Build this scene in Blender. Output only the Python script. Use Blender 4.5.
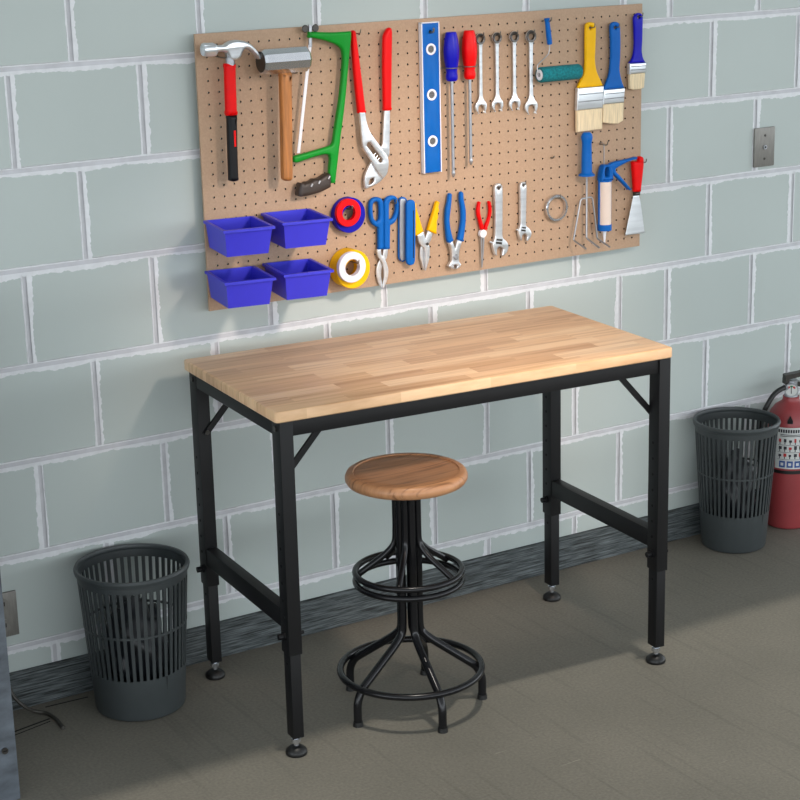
import bpy, bmesh, math, random
from mathutils import Vector, Matrix, noise
PI = math.pi
sc = bpy.context.scene
col = sc.collection
for _o in list(bpy.data.objects):
    bpy.data.objects.remove(_o)
rnd = random.Random(7)

# ------------------------------------------------------------------ camera, world, light, exposure
cam_d = bpy.data.cameras.new('camera')
cam = bpy.data.objects.new('camera', cam_d)
col.objects.link(cam)
cam.location = (-1.99666, -3.53057, 1.69062)
cam.rotation_euler = (1.29535644, 0.02414045, -0.54992217)
cam_d.sensor_width = 36.0
cam_d.lens = 36.0 * 1821.5 / 800.0
cam_d.clip_end = 60
sc.camera = cam

world = bpy.data.worlds.new('room_daylight')
sc.world = world
world.use_nodes = True
bg = world.node_tree.nodes['Background']
bg.inputs[1].default_value = 1.0
# overcast daylight that reaches the room mostly from the open front, brightest around eye level
_nt = world.node_tree
_tc = _nt.nodes.new('ShaderNodeTexCoord'); _sp = _nt.nodes.new('ShaderNodeSeparateXYZ'); _mr = _nt.nodes.new('ShaderNodeMapRange')
_mr.inputs[1].default_value = -1.0; _mr.inputs[2].default_value = 1.0
_rp = _nt.nodes.new('ShaderNodeValToRGB')
_e = _rp.color_ramp.elements
for _p, _v in ((0.0, 0.3), (0.49, 0.5), (0.505, 4.6), (0.56, 4.4), (0.64, 1.0), (1.0, 0.3)):
    _q = _e[0] if _p == 0.0 else (_e[len(_e) - 1] if _p == 1.0 else _e.new(_p))
    _q.position = _p; _q.color = (_v * 0.89, _v * 0.955, _v * 1.0, 1)
_nt.links.new(_tc.outputs['Generated'], _sp.inputs[0]); _nt.links.new(_sp.outputs[2], _mr.inputs[0])
_nt.links.new(_mr.outputs[0], _rp.inputs[0]); _nt.links.new(_rp.outputs[0], bg.inputs[0])

sun_d = bpy.data.lights.new('skylight_sun', 'SUN')
sun = bpy.data.objects.new('skylight_sun', sun_d)
col.objects.link(sun)
sun_d.energy = 1.25
sun_d.angle = math.radians(1.6)
sun_d.color = (1.0, 0.93, 0.82)
sun.rotation_euler = Vector((0, 0.137, -1)).to_track_quat('-Z', 'Y').to_euler()
sun.location = (0, -1.5, 4)

spot_d = bpy.data.lights.new('bench_spotlight', 'SPOT')
spot = bpy.data.objects.new('bench_spotlight', spot_d)
col.objects.link(spot)
spot_d.energy = 98
spot_d.color = (1.0, 0.82, 0.70)
spot_d.spot_size = math.radians(52)
spot_d.spot_blend = 1.0
spot_d.shadow_soft_size = 0.085
spot.location = (0.16, -1.52, 1.76)
spot.rotation_euler = (Vector((0.17, -0.05, 0.75)) - Vector(spot.location)).to_track_quat('-Z', 'Y').to_euler()

sc.view_settings.view_transform = 'Standard'
sc.view_settings.look = 'None'
sc.view_settings.exposure = 0.0
sc.view_settings.gamma = 1.0
sc.view_settings.use_curve_mapping = False

# ------------------------------------------------------------------ outlines measured on the board, metres (x, z)
O = {
 'hammer_head': [[-0.3612,1.3829],[-0.3581,1.3859],[-0.3521,1.3859],[-0.3352,1.3837],[-0.331,1.381],[-0.3254,1.3799],[-0.3133,1.3798],[-0.305,1.3843],[-0.2947,1.3872],[-0.2826,1.3875],[-0.2685,1.385],[-0.2565,1.3801],[-0.2447,1.3705],[-0.2331,1.3553],[-0.2246,1.3389],[-0.2268,1.338],[-0.2356,1.3464],[-0.2453,1.3579],[-0.2552,1.3658],[-0.2632,1.3687],[-0.2695,1.3662],[-0.2739,1.3598],[-0.2784,1.3516],[-0.2868,1.3468],[-0.295,1.3463],[-0.3029,1.3488],[-0.3065,1.3571],[-0.3102,1.3637],[-0.3202,1.3661],[-0.3292,1.3657],[-0.3326,1.3601],[-0.3367,1.3581],[-0.3537,1.3582],[-0.3596,1.3602],[-0.3622,1.3657]],
 'hammer_face': [[-0.3521,1.3859],[-0.3537,1.3582],[-0.3329,1.3709],[-0.2951,1.3441],[-0.2953,1.3405]],
 'hammer_sleeve': [[-0.3091,1.3421],[-0.297,1.3429],[-0.2851,1.3404],[-0.2862,1.2858],[-0.2871,1.2337],[-0.2993,1.233],[-0.3114,1.2344],[-0.3103,1.2876]],
 'hammer_grip': [[-0.3092,1.2355],[-0.2871,1.2337],[-0.2899,1.1602],[-0.291,1.0966],[-0.3018,1.0945],[-0.3122,1.0977],[-0.311,1.1622]],
 'hammer_inlay': [[-0.2996,1.2033],[-0.2949,1.2029],[-0.2958,1.1692],[-0.3001,1.1688]],
 'sledge_head': [[-0.2361,1.3444],[-0.1119,1.3412],[-0.2232,1.3425],[-0.2137,1.3439]],
 'sledge_handle': [[-0.1862,1.3167],[-0.1599,1.3148],[-0.1624,1.2347],[-0.1679,1.0895],[-0.173,1.0846],[-0.1863,1.086],[-0.1909,1.0918],[-0.1876,1.2368]],
 'saw_frame': [[-0.1004,1.3943],[-0.0466,1.3894],[-0.0094,1.3888],[0.0021,1.389],[0.0027,1.3787],[-0.0038,1.3364],[-0.0158,1.251],[-0.0269,1.1889],[-0.0332,1.1567],[-0.0494,1.0636],[-0.062,1.0649],[-0.0636,1.0871],[-0.0599,1.1175],[-0.062,1.1274],[-0.0719,1.1296],[-0.1095,1.1245],[-0.1419,1.1178],[-0.1505,1.1198],[-0.1512,1.1307],[-0.1462,1.133],[-0.1089,1.1384],[-0.0676,1.1452],[-0.0562,1.1479],[-0.0509,1.1539],[-0.0417,1.1967],[-0.0295,1.2521],[-0.0193,1.3246],[-0.0208,1.3503],[-0.0328,1.3618],[-0.0572,1.3718],[-0.0912,1.3807],[-0.1009,1.3809]],
 'saw_grip': [[-0.1377,1.0741],[-0.1285,1.072],[-0.1247,1.0742],[-0.1173,1.0741],[-0.1097,1.0761],[-0.105,1.0789],[-0.0984,1.0788],[-0.0909,1.0792],[-0.0833,1.0825],[-0.0737,1.0865],[-0.0643,1.0872],[-0.0621,1.0804],[-0.063,1.0573],[-0.0751,1.0527],[-0.0979,1.0469],[-0.1186,1.0441],[-0.1382,1.0437],[-0.1446,1.0461],[-0.142,1.0622]],
 'saw_blade': [[-0.1011,1.3661],[-0.0938,1.3657],[-0.1322,1.1375],[-0.1395,1.1382]],
 'saw_bolt': [[-0.0949,1.4079],[-0.0969,1.3616],[-0.1134,1.4016],[-0.0758,1.3962]],
 'plier_left_grip': [[0.007,1.3858],[0.0092,1.3895],[0.0132,1.3901],[0.0171,1.3869],[0.021,1.3558],[0.0287,1.2861],[0.0368,1.2096],[0.027,1.2086],[0.0179,1.2103],[0.011,1.2874],[0.0077,1.348]],
 'plier_right_grip': [[0.0876,1.3709],[0.092,1.3806],[0.0984,1.3889],[0.1036,1.3907],[0.1082,1.3883],[0.1095,1.3804],[0.1066,1.3198],[0.1023,1.2103],[0.0929,1.2098],[0.0837,1.211],[0.0844,1.2995]],
 'plier_left_steel': [[0.0191,1.213],[0.0332,1.213],[0.0344,1.2025],[0.0377,1.1858],[0.0457,1.1659],[0.0715,1.1311],[0.0874,1.1095],[0.0904,1.0985],[0.0894,1.0843],[0.0848,1.0704],[0.0762,1.0617],[0.0615,1.0782],[0.0458,1.1028],[0.0264,1.1348],[0.0232,1.159],[0.021,1.1896]],
 'plier_slot': [[0.0347,1.138],[0.0371,1.1449],[0.044,1.1461],[0.0497,1.1378],[0.0748,1.1043],[0.0738,1.0982],[0.0671,1.0974],[0.0571,1.11]],
 'plier_right_steel': [[0.0881,1.2114],[0.1016,1.2103],[0.1009,1.1868],[0.0989,1.1397],[0.0972,1.1113],[0.0914,1.1035],[0.0806,1.1129],[0.0751,1.1296],[0.0806,1.1366],[0.0838,1.1694]],
 'plier_jaw': [[0.0514,1.1038],[0.0636,1.0979],[0.0741,1.0802],[0.0796,1.061],[0.0705,1.0538],[0.0606,1.0494],[0.0509,1.0463],[0.0342,1.0419],[0.0311,1.0477],[0.0311,1.0631],[0.0339,1.0747],[0.0398,1.086]],
 'plier_jaw_hole': [[0.0415,1.0549],[0.0437,1.0618],[0.0556,1.0649],[0.0545,1.0564],[0.0469,1.0508],[0.0405,1.0495]],
 'level': [[0.1917,1.393],[0.2373,1.3937],[0.2307,1.0598],[0.1889,1.0594]],
 'level_c': [[0.218,1.3366],[0.2157,1.2357],[0.2134,1.1316],[0.2189,1.3748]],
 'sd_blue': [[0.2632,1.3717],[0.2615,1.2888],[0.261,1.2632],[0.2576,1.1306],[0.2559,1.0451],[0.28,1.3397],[0.2736,1.2879],[0.2759,1.2665]],
 'sd_red': [[0.3115,1.3721],[0.3101,1.2864],[0.3097,1.264],[0.3069,1.1261],[0.3057,1.0689],[0.3285,1.3299],[0.3237,1.2855],[0.3248,1.2652]],
 'sd_holder': [[0.2468,1.2887],[0.2709,1.2859],[0.2925,1.2854],[0.3142,1.2861],[0.3415,1.2842]],
 'wrench0': [[0.3478,1.3504],[0.3442,1.1975],[0.3601,1.3496]],
 'wrench1': [[0.3935,1.3501],[0.3903,1.1981],[0.4059,1.3493]],
 'wrench2': [[0.4418,1.3493],[0.438,1.1971],[0.4544,1.3486]],
 'wrench3': [[0.4888,1.3478],[0.4854,1.186],[0.5016,1.3471]],
 'roller': [[0.5291,1.3865],[0.5369,1.3269],[0.5413,1.3858],[0.4969,1.2713],[0.5312,1.3055],[0.5054,1.2592],[0.618,1.2592],[0.5054,1.2775],[0.5053,1.2408]],
 'brush_y_handle': [[0.6435,1.3555],[0.645,1.3655],[0.6511,1.3696],[0.6588,1.3699],[0.6676,1.3682],[0.6728,1.3631],[0.6744,1.3516],[0.6731,1.307],[0.6723,1.2784],[0.6776,1.2535],[0.6882,1.2342],[0.6967,1.2191],[0.6199,1.2191],[0.6286,1.2345],[0.6388,1.2521],[0.6433,1.2804],[0.6431,1.3211]],
 'brush_y_hole': [[0.6584,1.3566]],
 'brush_y_ferrule': [[0.6194,1.2196],[0.6967,1.2191],[0.6944,1.1666],[0.6169,1.1667]],
 'brush_y_bristle': [[0.618,1.1667],[0.6939,1.1666],[0.6933,1.1162],[0.6733,1.1163],[0.6524,1.1156],[0.6186,1.1153]],
 'brush_b_handle': [[0.7169,1.3564],[0.721,1.3643],[0.7288,1.3667],[0.7383,1.3654],[0.7451,1.3588],[0.7476,1.3268],[0.7475,1.2856],[0.7458,1.2527],[0.7513,1.2295],[0.7606,1.2093],[0.6978,1.2095],[0.7066,1.2266],[0.7153,1.2466],[0.7192,1.2834],[0.7188,1.3245]],
 'brush_b_hole': [[0.7316,1.3531]],
 'brush_b_ferrule': [[0.6978,1.2099],[0.7606,1.2093],[0.7583,1.1744],[0.6949,1.1745]],
 'brush_b_bristle': [[0.696,1.1744],[0.7578,1.1744],[0.7567,1.1309],[0.7419,1.1246],[0.7206,1.1264],[0.6947,1.132]],
 'brush_n_handle': [[0.7877,1.3715],[0.7918,1.3799],[0.8008,1.3835],[0.8093,1.3818],[0.8142,1.3754],[0.8145,1.3515],[0.814,1.3185],[0.8128,1.2937],[0.8168,1.2768],[0.825,1.265],[0.7742,1.2665],[0.7837,1.277],[0.7893,1.2911],[0.7905,1.3241]],
 'brush_n_hole': [[0.8014,1.374]],
 'brush_n_ferrule': [[0.7742,1.2665],[0.825,1.265],[0.8238,1.2409],[0.774,1.2403]],
 'brush_n_bristle': [[0.7751,1.2402],[0.8227,1.2406],[0.82,1.2056],[0.8104,1.2021],[0.7889,1.2021],[0.7761,1.2056]],
 'fork_axis': [[0.6381,1.1025],[0.6381,1.0901],[0.6379,1.0223],[0.6374,1.0115],[0.6552,1.101],[0.6539,1.0594],[0.662,1.0144]],
 'fork_tines': [[0.6374,1.0106],[0.6377,0.96],[0.6376,0.8577],[0.6204,0.9567],[0.5993,0.8581],[0.6545,0.9573],[0.6705,0.8538]],
 'caulk_body': [[0.6962,0.9946],[0.6972,0.8801],[0.7129,0.9914],[0.7136,0.8781],[0.6972,0.8717],[0.6979,0.8368],[0.6927,0.8698]],
 'caulk_yoke': [[0.6876,1.0302],[0.6933,1.0321],[0.7027,1.0315],[0.7065,1.0284],[0.7135,1.0171],[0.7164,0.9926],[0.6796,0.9948],[0.6821,1.0157]],
 'caulk_yoke_hole': [[0.6907,1.0209],[0.6944,1.0265],[0.7013,1.0259],[0.7036,1.0181],[0.703,1.003],[0.6916,1.0027]],
 'caulk_handle': [[0.7027,1.0303],[0.7122,1.0339],[0.7254,1.0365],[0.7521,1.0382],[0.7905,1.0415],[0.7924,1.0379],[0.7675,1.033],[0.737,1.0239],[0.7256,1.0189],[0.7268,1.0127],[0.7411,0.9992],[0.7702,0.9687],[0.7711,0.9618],[0.7653,0.9655],[0.7373,0.9904],[0.72,1.0058],[0.7135,1.0126]],
 'caulk_rod': [[0.6962,1.0835],[0.6969,1.0036]],
 'putty_handle': [[0.7832,1.0273],[0.7862,1.0313],[0.7952,1.0292],[0.8014,1.0292],[0.7997,1.0379],[0.8047,1.0408],[0.8113,1.0398],[0.816,1.0357],[0.817,1.0209],[0.8132,0.9875],[0.8087,0.9535],[0.7896,0.9549],[0.7868,0.9902]],
 'putty_ferrule': [[0.7896,0.9549],[0.8079,0.9539],[0.8072,0.9443],[0.7897,0.945]],
 'putty_blade': [[0.7893,0.945],[0.8076,0.9443],[0.8143,0.9132],[0.8259,0.8489],[0.7657,0.8498],[0.7775,0.8987]],
 'tape_blue': [[-0.0124,0.988],[0.0292,0.9833],[-0.0111,1.0257]],
 'tape_red': [[-0.0216,0.9959],[0.0106,0.9923],[-0.0205,1.0257],[-0.0048,0.994]],
 'tape_yellow': [[-0.0176,0.869],[0.0292,0.863],[-0.016,0.9131]],
 'tape_white': [[-0.027,0.8766],[0.0118,0.8717],[-0.0257,0.9121],[-0.0101,0.8745]],
 'ring_silver': [[0.5622,0.9394],[0.5959,0.9357],[0.5622,0.9681]],
 'snips_left': [[0.0413,0.9954],[0.0434,1.0093],[0.0501,1.0176],[0.0616,1.0197],[0.0729,1.0157],[0.0789,1.0068],[0.0797,0.9912],[0.0784,0.9486],[0.0768,0.8995],[0.0627,0.8995],[0.0636,0.9503],[0.0498,0.959],[0.0425,0.974]],
 'snips_left_hole': [[0.0509,0.9915],[0.0523,1.0055],[0.058,1.01],[0.0652,1.0083],[0.0675,1.001],[0.0677,0.984],[0.0659,0.9686],[0.0605,0.9649],[0.0541,0.9699],[0.0515,0.9801]],
 'snips_right': [[0.0803,0.9911],[0.0815,1.0066],[0.0883,1.0157],[0.1009,1.0192],[0.1124,1.0154],[0.118,1.0054],[0.1181,0.9869],[0.1153,0.9686],[0.1073,0.9567],[0.0956,0.9517],[0.0941,0.9238],[0.093,0.8975],[0.0775,0.8986],[0.079,0.9485]],
 'snips_right_hole': [[0.0934,0.9868],[0.0955,1.0036],[0.1023,1.0091],[0.1088,1.0084],[0.1115,0.999],[0.1101,0.9821],[0.1044,0.9699],[0.0976,0.9646],[0.0928,0.9675]],
 'snips_blade_a': [[0.0589,0.9007],[0.0701,0.9004],[0.0707,0.8877],[0.0802,0.875],[0.0877,0.851],[0.0844,0.8283],[0.0749,0.8092],[0.0706,0.8098],[0.0757,0.8352],[0.0733,0.8644],[0.0607,0.8861]],
 'snips_blade_b': [[0.0911,0.8972],[0.0795,0.8978],[0.0758,0.8833],[0.0637,0.8675],[0.0588,0.848],[0.0624,0.8244],[0.0718,0.808],[0.0751,0.8082],[0.0711,0.8377],[0.0758,0.8631],[0.0882,0.8788]],
 'fold_back': [[0.1228,1.0006],[0.1244,1.009],[0.1321,1.0119],[0.141,1.0089],[0.1452,1.0025],[0.1416,0.8718],[0.1364,0.8638],[0.128,0.8634],[0.1204,0.8687],[0.1184,0.8777]],
 'fold_strip': [[0.1239,1.0042],[0.1283,1.0088],[0.1366,1.007],[0.1391,1.0025],[0.1335,0.868],[0.1244,0.8663],[0.1203,0.874]],
 'fold_front': [[0.1358,0.9967],[0.1403,1.0033],[0.1487,1.005],[0.1559,1.0019],[0.1594,0.9941],[0.1554,0.8647],[0.1515,0.8565],[0.143,0.8546],[0.1347,0.8592],[0.1323,0.8676]],
 'fold_slot': [[0.152,0.9806],[0.154,0.9804],[0.1508,0.8711],[0.1488,0.8713]],
 'yp_left_grip': [[0.1592,0.994],[0.1615,0.9967],[0.1652,0.9836],[0.1718,0.9633],[0.1779,0.943],[0.1827,0.9282],[0.1722,0.9236],[0.1595,0.9187],[0.1587,0.9526]],
 'yp_right_grip': [[0.2183,0.9905],[0.2222,0.994],[0.2284,0.9894],[0.2247,0.9795],[0.2263,0.9719],[0.2227,0.965],[0.2237,0.9562],[0.2194,0.9456],[0.2197,0.9357],[0.217,0.9173],[0.2067,0.9224],[0.1947,0.9288],[0.2015,0.9477],[0.2092,0.9665]],
 'yp_left_steel': [[0.1649,0.9207],[0.1817,0.9281],[0.1854,0.9153],[0.1903,0.9012],[0.1972,0.8917],[0.1977,0.8743],[0.1957,0.8621],[0.1864,0.8367],[0.1844,0.8369],[0.1848,0.8759],[0.1833,0.8889],[0.1763,0.8942],[0.1694,0.9049]],
 'yp_right_steel': [[0.1983,0.928],[0.2112,0.9211],[0.205,0.905],[0.199,0.8953],[0.1907,0.8881],[0.1869,0.8837],[0.1857,0.8361],[0.1832,0.8377],[0.1752,0.8665],[0.1755,0.8789],[0.1776,0.891],[0.1847,0.8993],[0.1907,0.9116]],
 'bc_left_grip': [[0.2531,1.0034],[0.2549,1.0074],[0.2592,1.0074],[0.2624,1.0044],[0.2609,0.9903],[0.2576,0.966],[0.2548,0.9465],[0.2573,0.9239],[0.2644,0.8962],[0.2591,0.8939],[0.2525,0.8902],[0.2469,0.9003],[0.2444,0.923],[0.2433,0.9503],[0.2455,0.9723],[0.2504,0.9889]],
 'bc_right_grip': [[0.284,1.0038],[0.287,1.0077],[0.2905,1.0078],[0.2934,1.0045],[0.2943,0.9916],[0.2997,0.9638],[0.2993,0.9415],[0.2966,0.9194],[0.2908,0.8906],[0.2835,0.8939],[0.2767,0.8972],[0.2824,0.9185],[0.287,0.9429],[0.2868,0.9677],[0.2837,0.9903]],
 'bc_steel': [[0.2503,0.8931],[0.2609,0.8963],[0.2675,0.8773],[0.2747,0.8972],[0.2872,0.8922],[0.2798,0.8721],[0.2777,0.8523],[0.2787,0.8446],[0.2839,0.8389],[0.2779,0.8309],[0.269,0.8303],[0.2727,0.8366],[0.2662,0.8399],[0.2618,0.838],[0.2646,0.8308],[0.2558,0.8325],[0.248,0.839],[0.2531,0.8454],[0.257,0.8499],[0.2566,0.8749]],
 'np_left': [[0.3354,0.9763],[0.3386,0.9798],[0.342,0.9771],[0.3404,0.9567],[0.345,0.9356],[0.3503,0.9197],[0.3481,0.9117],[0.3418,0.913],[0.3365,0.9337],[0.3312,0.9548]],
 'np_right': [[0.3634,0.9753],[0.3666,0.9779],[0.3704,0.9755],[0.373,0.9531],[0.367,0.9302],[0.3609,0.9161],[0.3597,0.9103],[0.3516,0.9113],[0.3539,0.9213],[0.3618,0.9367],[0.3659,0.9539]],
 'np_axis': [[0.3481,0.9029],[0.358,0.9017],[0.3442,0.8951],[0.3456,0.8221],[0.3519,0.8942]],
 'aw_big': [[0.382,1.0047],[0.385,1.0132],[0.3935,1.0164],[0.4015,1.0127],[0.4043,1.0039],[0.4037,0.9464],[0.4037,0.8869],[0.4144,0.8767],[0.4196,0.8656],[0.4166,0.8525],[0.4051,0.8425],[0.4008,0.8439],[0.4045,0.8599],[0.3946,0.8671],[0.3874,0.862],[0.3865,0.8457],[0.3819,0.8478],[0.376,0.8604],[0.3751,0.8755],[0.3813,0.8896],[0.3828,0.9487]],
 'aw_big_hole': [[0.3933,1.005]],
 'aw_big_worm': [[0.3849,0.8868],[0.4019,0.8836],[0.3989,0.8711],[0.3826,0.8752]],
 'aw_big_knob': [[0.3681,0.8808],[0.3787,0.8756]],
 'aw_small': [[0.4545,1.003],[0.4567,1.0105],[0.4632,1.0128],[0.4704,1.0103],[0.4729,1.0026],[0.4715,0.9537],[0.4712,0.9074],[0.4794,0.9005],[0.4863,0.8891],[0.484,0.8789],[0.4756,0.8699],[0.4724,0.8727],[0.4739,0.8831],[0.4667,0.889],[0.4602,0.8862],[0.4579,0.873],[0.4539,0.8755],[0.4493,0.8875],[0.4494,0.8995],[0.4542,0.9109],[0.4549,0.9555]],
 'aw_small_hole': [[0.4642,1.0044]],
 'aw_small_worm': [[0.4574,0.9069],[0.4697,0.9046],[0.4674,0.8938],[0.4552,0.897]],
 'aw_small_knob': [[0.4444,0.9007],[0.4523,0.8967]],
 'hooks': [[0.3739,1.3555],[0.4209,1.3548],[0.4684,1.3542],[0.5165,1.3547],[0.5623,1.3759],[0.6789,1.3553],[0.7594,1.3552],[0.8258,1.3748],[0.8345,1.0257],[0.5591,1.0524],[0.703,1.1155],[0.1026,1.0085],[-0.0183,0.9722],[0.0741,0.9388],[0.389,1.001],[0.466,1.0001],[0.5619,0.9468],[0.1616,0.9285],[0.6566,1.1005],[-0.0914,1.401],[0.2205,1.3759],[-0.0373,0.8772]],
}


# ------------------------------------------------------------------ materials
def s2l(c):
    return tuple(((v / 12.92) if v <= 0.04045 else ((v + 0.055) / 1.055) ** 2.4) for v in c)

def mat(name, rgb, rough=0.5, metal=0.0, var=0.06, scale=40.0, bump=0.0, coat=0.0, stretch=None, spec=None):
    """principled material with slight procedural tone variation (rgb given in sRGB)"""
    m = bpy.data.materials.new(name)
    m.use_nodes = True
    nt = m.node_tree
    b = nt.nodes['Principled BSDF']
    b.inputs['Roughness'].default_value = rough
    b.inputs['Metallic'].default_value = metal
    if coat: b.inputs['Coat Weight'].default_value = coat
    if spec is not None: b.inputs['Specular IOR Level'].default_value = spec
    lin = s2l(rgb)
    tc = nt.nodes.new('ShaderNodeTexCoord')
    mp = nt.nodes.new('ShaderNodeMapping')
    if stretch: mp.inputs['Scale'].default_value = stretch
    nz = nt.nodes.new('ShaderNodeTexNoise')
    nz.inputs['Scale'].default_value = scale
    nz.inputs['Detail'].default_value = 4
    rp = nt.nodes.new('ShaderNodeValToRGB')
    rp.color_ramp.elements[0].position = 0.3
    rp.color_ramp.elements[1].position = 0.7
    rp.color_ramp.elements[0].color = tuple(v * (1 - var) for v in lin) + (1,)
    rp.color_ramp.elements[1].color = tuple(min(1, v * (1 + var)) for v in lin) + (1,)
    L = nt.links
    L.new(tc.outputs['Object'], mp.inputs['Vector'])
    L.new(mp.outputs[0], nz.inputs['Vector'])
    L.new(nz.outputs['Fac'], rp.inputs[0])
    L.new(rp.outputs[0], b.inputs['Base Color'])
    if bump:
        bp = nt.nodes.new('ShaderNodeBump')
        bp.inputs['Strength'].default_value = bump
        bp.inputs['Distance'].default_value = 0.002
        L.new(nz.outputs['Fac'], bp.inputs['Height'])
        L.new(bp.outputs[0], b.inputs['Normal'])
    return m

def node_mat(name, rough=0.5):
    m = bpy.data.materials.new(name)
    m.use_nodes = True
    nt = m.node_tree
    b = nt.nodes['Principled BSDF']
    b.inputs['Roughness'].default_value = rough
    return m, nt, b

def ramp(nt, stops):
    r = nt.nodes.new('ShaderNodeValToRGB')
    e = r.color_ramp.elements
    while len(e) < len(stops): e.new(0.5)
    for k, (p, c) in enumerate(stops):
        e[k].position = p
        e[k].color = s2l(c) + (1,)
    return r

def mixrgb(nt, kind, fac=None):
    n = nt.nodes.new('ShaderNodeMix')
    n.data_type = 'RGBA'
    n.blend_type = kind
    if fac is not None: n.inputs[0].default_value = fac
    return n      # colour inputs 6, 7, output 2

M = {}
M['block'] = mat('painted_block', (0.69, 0.725, 0.713), 0.6, var=0.03, scale=2.2, bump=0.0)
M['mortar'] = mat('mortar_groove', (0.755, 0.755, 0.77), 0.8, var=0.08, scale=30)
M['smear'] = mat('white_mortar_smear', (0.845, 0.852, 0.862), 0.8, var=0.06, scale=60)
M['black_steel'] = mat('black_powder_coat', (0.05, 0.05, 0.058), 0.48, spec=0.35, var=0.1, scale=60)
M['hole'] = mat('dark_hole', (0.02, 0.02, 0.02), 0.9)
M['black_rubber'] = mat('black_rubber', (0.06, 0.06, 0.06), 0.45)
M['bright_steel'] = mat('polished_steel', (0.87, 0.885, 0.90), 0.30, 0.85, var=0.13, scale=30, stretch=(0.3, 0.3, 2.5))  # stretched tone bands in the colour stand in for striped reflections
M['satin_steel'] = mat('satin_steel', (0.66, 0.67, 0.69), 0.36, 0.85, var=0.08, scale=30)
M['dark_steel'] = mat('dark_steel', (0.30, 0.29, 0.28), 0.35, 0.85, var=0.1, scale=60)
M['chrome'] = mat('chrome', (0.82, 0.83, 0.85), 0.18, 0.95, var=0.03)
M['red'] = mat('red_plastic', (0.88, 0.0, 0.01), 0.40, var=0.05, spec=0.2)
M['blue'] = mat('blue_plastic', (0.0, 0.36, 0.68), 0.45, var=0.05, spec=0.2)
M['navy'] = mat('deep_blue_plastic', (0.04, 0.03, 0.66), 0.36, var=0.05, spec=0.25)
M['bin_blue'] = mat('violet_blue_plastic', (0.20, 0.20, 0.78), 0.42, var=0.04, scale=15)
M['yellow'] = mat('yellow_plastic', (0.92, 0.70, 0.0), 0.42, var=0.04, spec=0.2)
M['green'] = mat('green_enamel', (0.0, 0.53, 0.14), 0.38, var=0.06, spec=0.25)
M['teal'] = mat('teal_nap', (0.04, 0.44, 0.47), 0.95, var=0.35, scale=220, bump=0.6)
M['black_plastic'] = mat('black_plastic', (0.06, 0.06, 0.07), 0.42, spec=0.25)
M['brown_plastic'] = mat('dark_brown_plastic', (0.20, 0.16, 0.14), 0.5, var=0.15)
M['white_plastic'] = mat('white_plastic', (0.90, 0.90, 0.92), 0.5, var=0.03)
M['pale_card'] = mat('pale_cardboard', (0.86, 0.79, 0.74), 0.6, var=0.03)
M['bin_grey'] = mat('charcoal_plastic', (0.215, 0.235, 0.24), 0.45, var=0.05)
M['bag'] = mat('black_bag_plastic', (0.10, 0.11, 0.13), 0.28, var=0.2, scale=30)
M['ext_red'] = mat('extinguisher_red', (0.57, 0.22, 0.23), 0.42, var=0.08, scale=12, coat=0.1)
M['label_paper'] = mat('label_paper', (0.80, 0.81, 0.80), 0.6, var=0.05)
M['ink_blue'] = mat('label_ink_blue', (0.16, 0.30, 0.55), 0.6)
M['ink_red'] = mat('label_ink_red', (0.70, 0.18, 0.18), 0.6)
M['ink_black'] = mat('label_ink_dark', (0.15, 0.15, 0.18), 0.6)
M['ink_green'] = mat('label_ink_green', (0.12, 0.5, 0.3), 0.6)
M['plate_steel'] = mat('brushed_plate', (0.50, 0.49, 0.47), 0.45, 0.45, var=0.1, scale=50, stretch=(6, 1, 1))
M['cabinet'] = mat('blue_grey_steel', (0.33, 0.355, 0.385), 0.55, 0.0, var=0.35, scale=22, stretch=(1, 1, 2))
M['cord'] = mat('brown_cord', (0.22, 0.21, 0.19), 0.5)
M['bristle'] = mat('pale_bristle', (0.88, 0.80, 0.66), 0.85, var=0.22, scale=60, stretch=(9, 3, 0.35), bump=0.5)
M['hammer_wood'] = mat('mallet_wood', (0.66, 0.42, 0.20), 0.45, var=0.35, scale=30, stretch=(6, 6, 0.4))
M['concrete_dark'] = mat('dark_floor_line', (0.16, 0.16, 0.15), 0.9)

# pegboard hardboard
m, nt, b = node_mat('brown_hardboard', 0.62)
tc = nt.nodes.new('ShaderNodeTexCoord')
n1 = nt.nodes.new('ShaderNodeTexNoise'); n1.inputs['Scale'].default_value = 260; n1.inputs['Detail'].default_value = 3
r1 = ramp(nt, [(0.3, (0.645, 0.53, 0.43)), (0.7, (0.69, 0.575, 0.47))])
nt.links.new(tc.outputs['Object'], n1.inputs['Vector']); nt.links.new(n1.outputs['Fac'], r1.inputs[0])
nt.links.new(r1.outputs[0], b.inputs['Base Color'])
M['hardboard'] = m

# floor concrete
m, nt, b = node_mat('worn_concrete', 0.72)
tc = nt.nodes.new('ShaderNodeTexCoord')
n1 = nt.nodes.new('ShaderNodeTexNoise'); n1.inputs['Scale'].default_value = 2.2; n1.inputs['Detail'].default_value = 6
n2 = nt.nodes.new('ShaderNodeTexNoise'); n2.inputs['Scale'].default_value = 160; n2.inputs['Detail'].default_value = 3
mp = nt.nodes.new('ShaderNodeMapping'); mp.inputs['Rotation'].default_value = (0, 0, 0.12); mp.inputs['Scale'].default_value = (42, 1.6, 1)
n3 = nt.nodes.new('ShaderNodeTexNoise'); n3.inputs['Scale'].default_value = 1.3; n3.inputs['Detail'].default_value = 4
mp2 = nt.nodes.new('ShaderNodeMapping'); mp2.inputs['Rotation'].default_value = (0, 0, -0.5); mp2.inputs['Scale'].default_value = (5, 60, 1)
n4 = nt.nodes.new('ShaderNodeTexNoise'); n4.inputs['Scale'].default_value = 1.6; n4.inputs['Detail'].default_value = 2
r1 = ramp(nt, [(0.3, (0.47, 0.455, 0.415)), (0.7, (0.535, 0.515, 0.47))])
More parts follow.
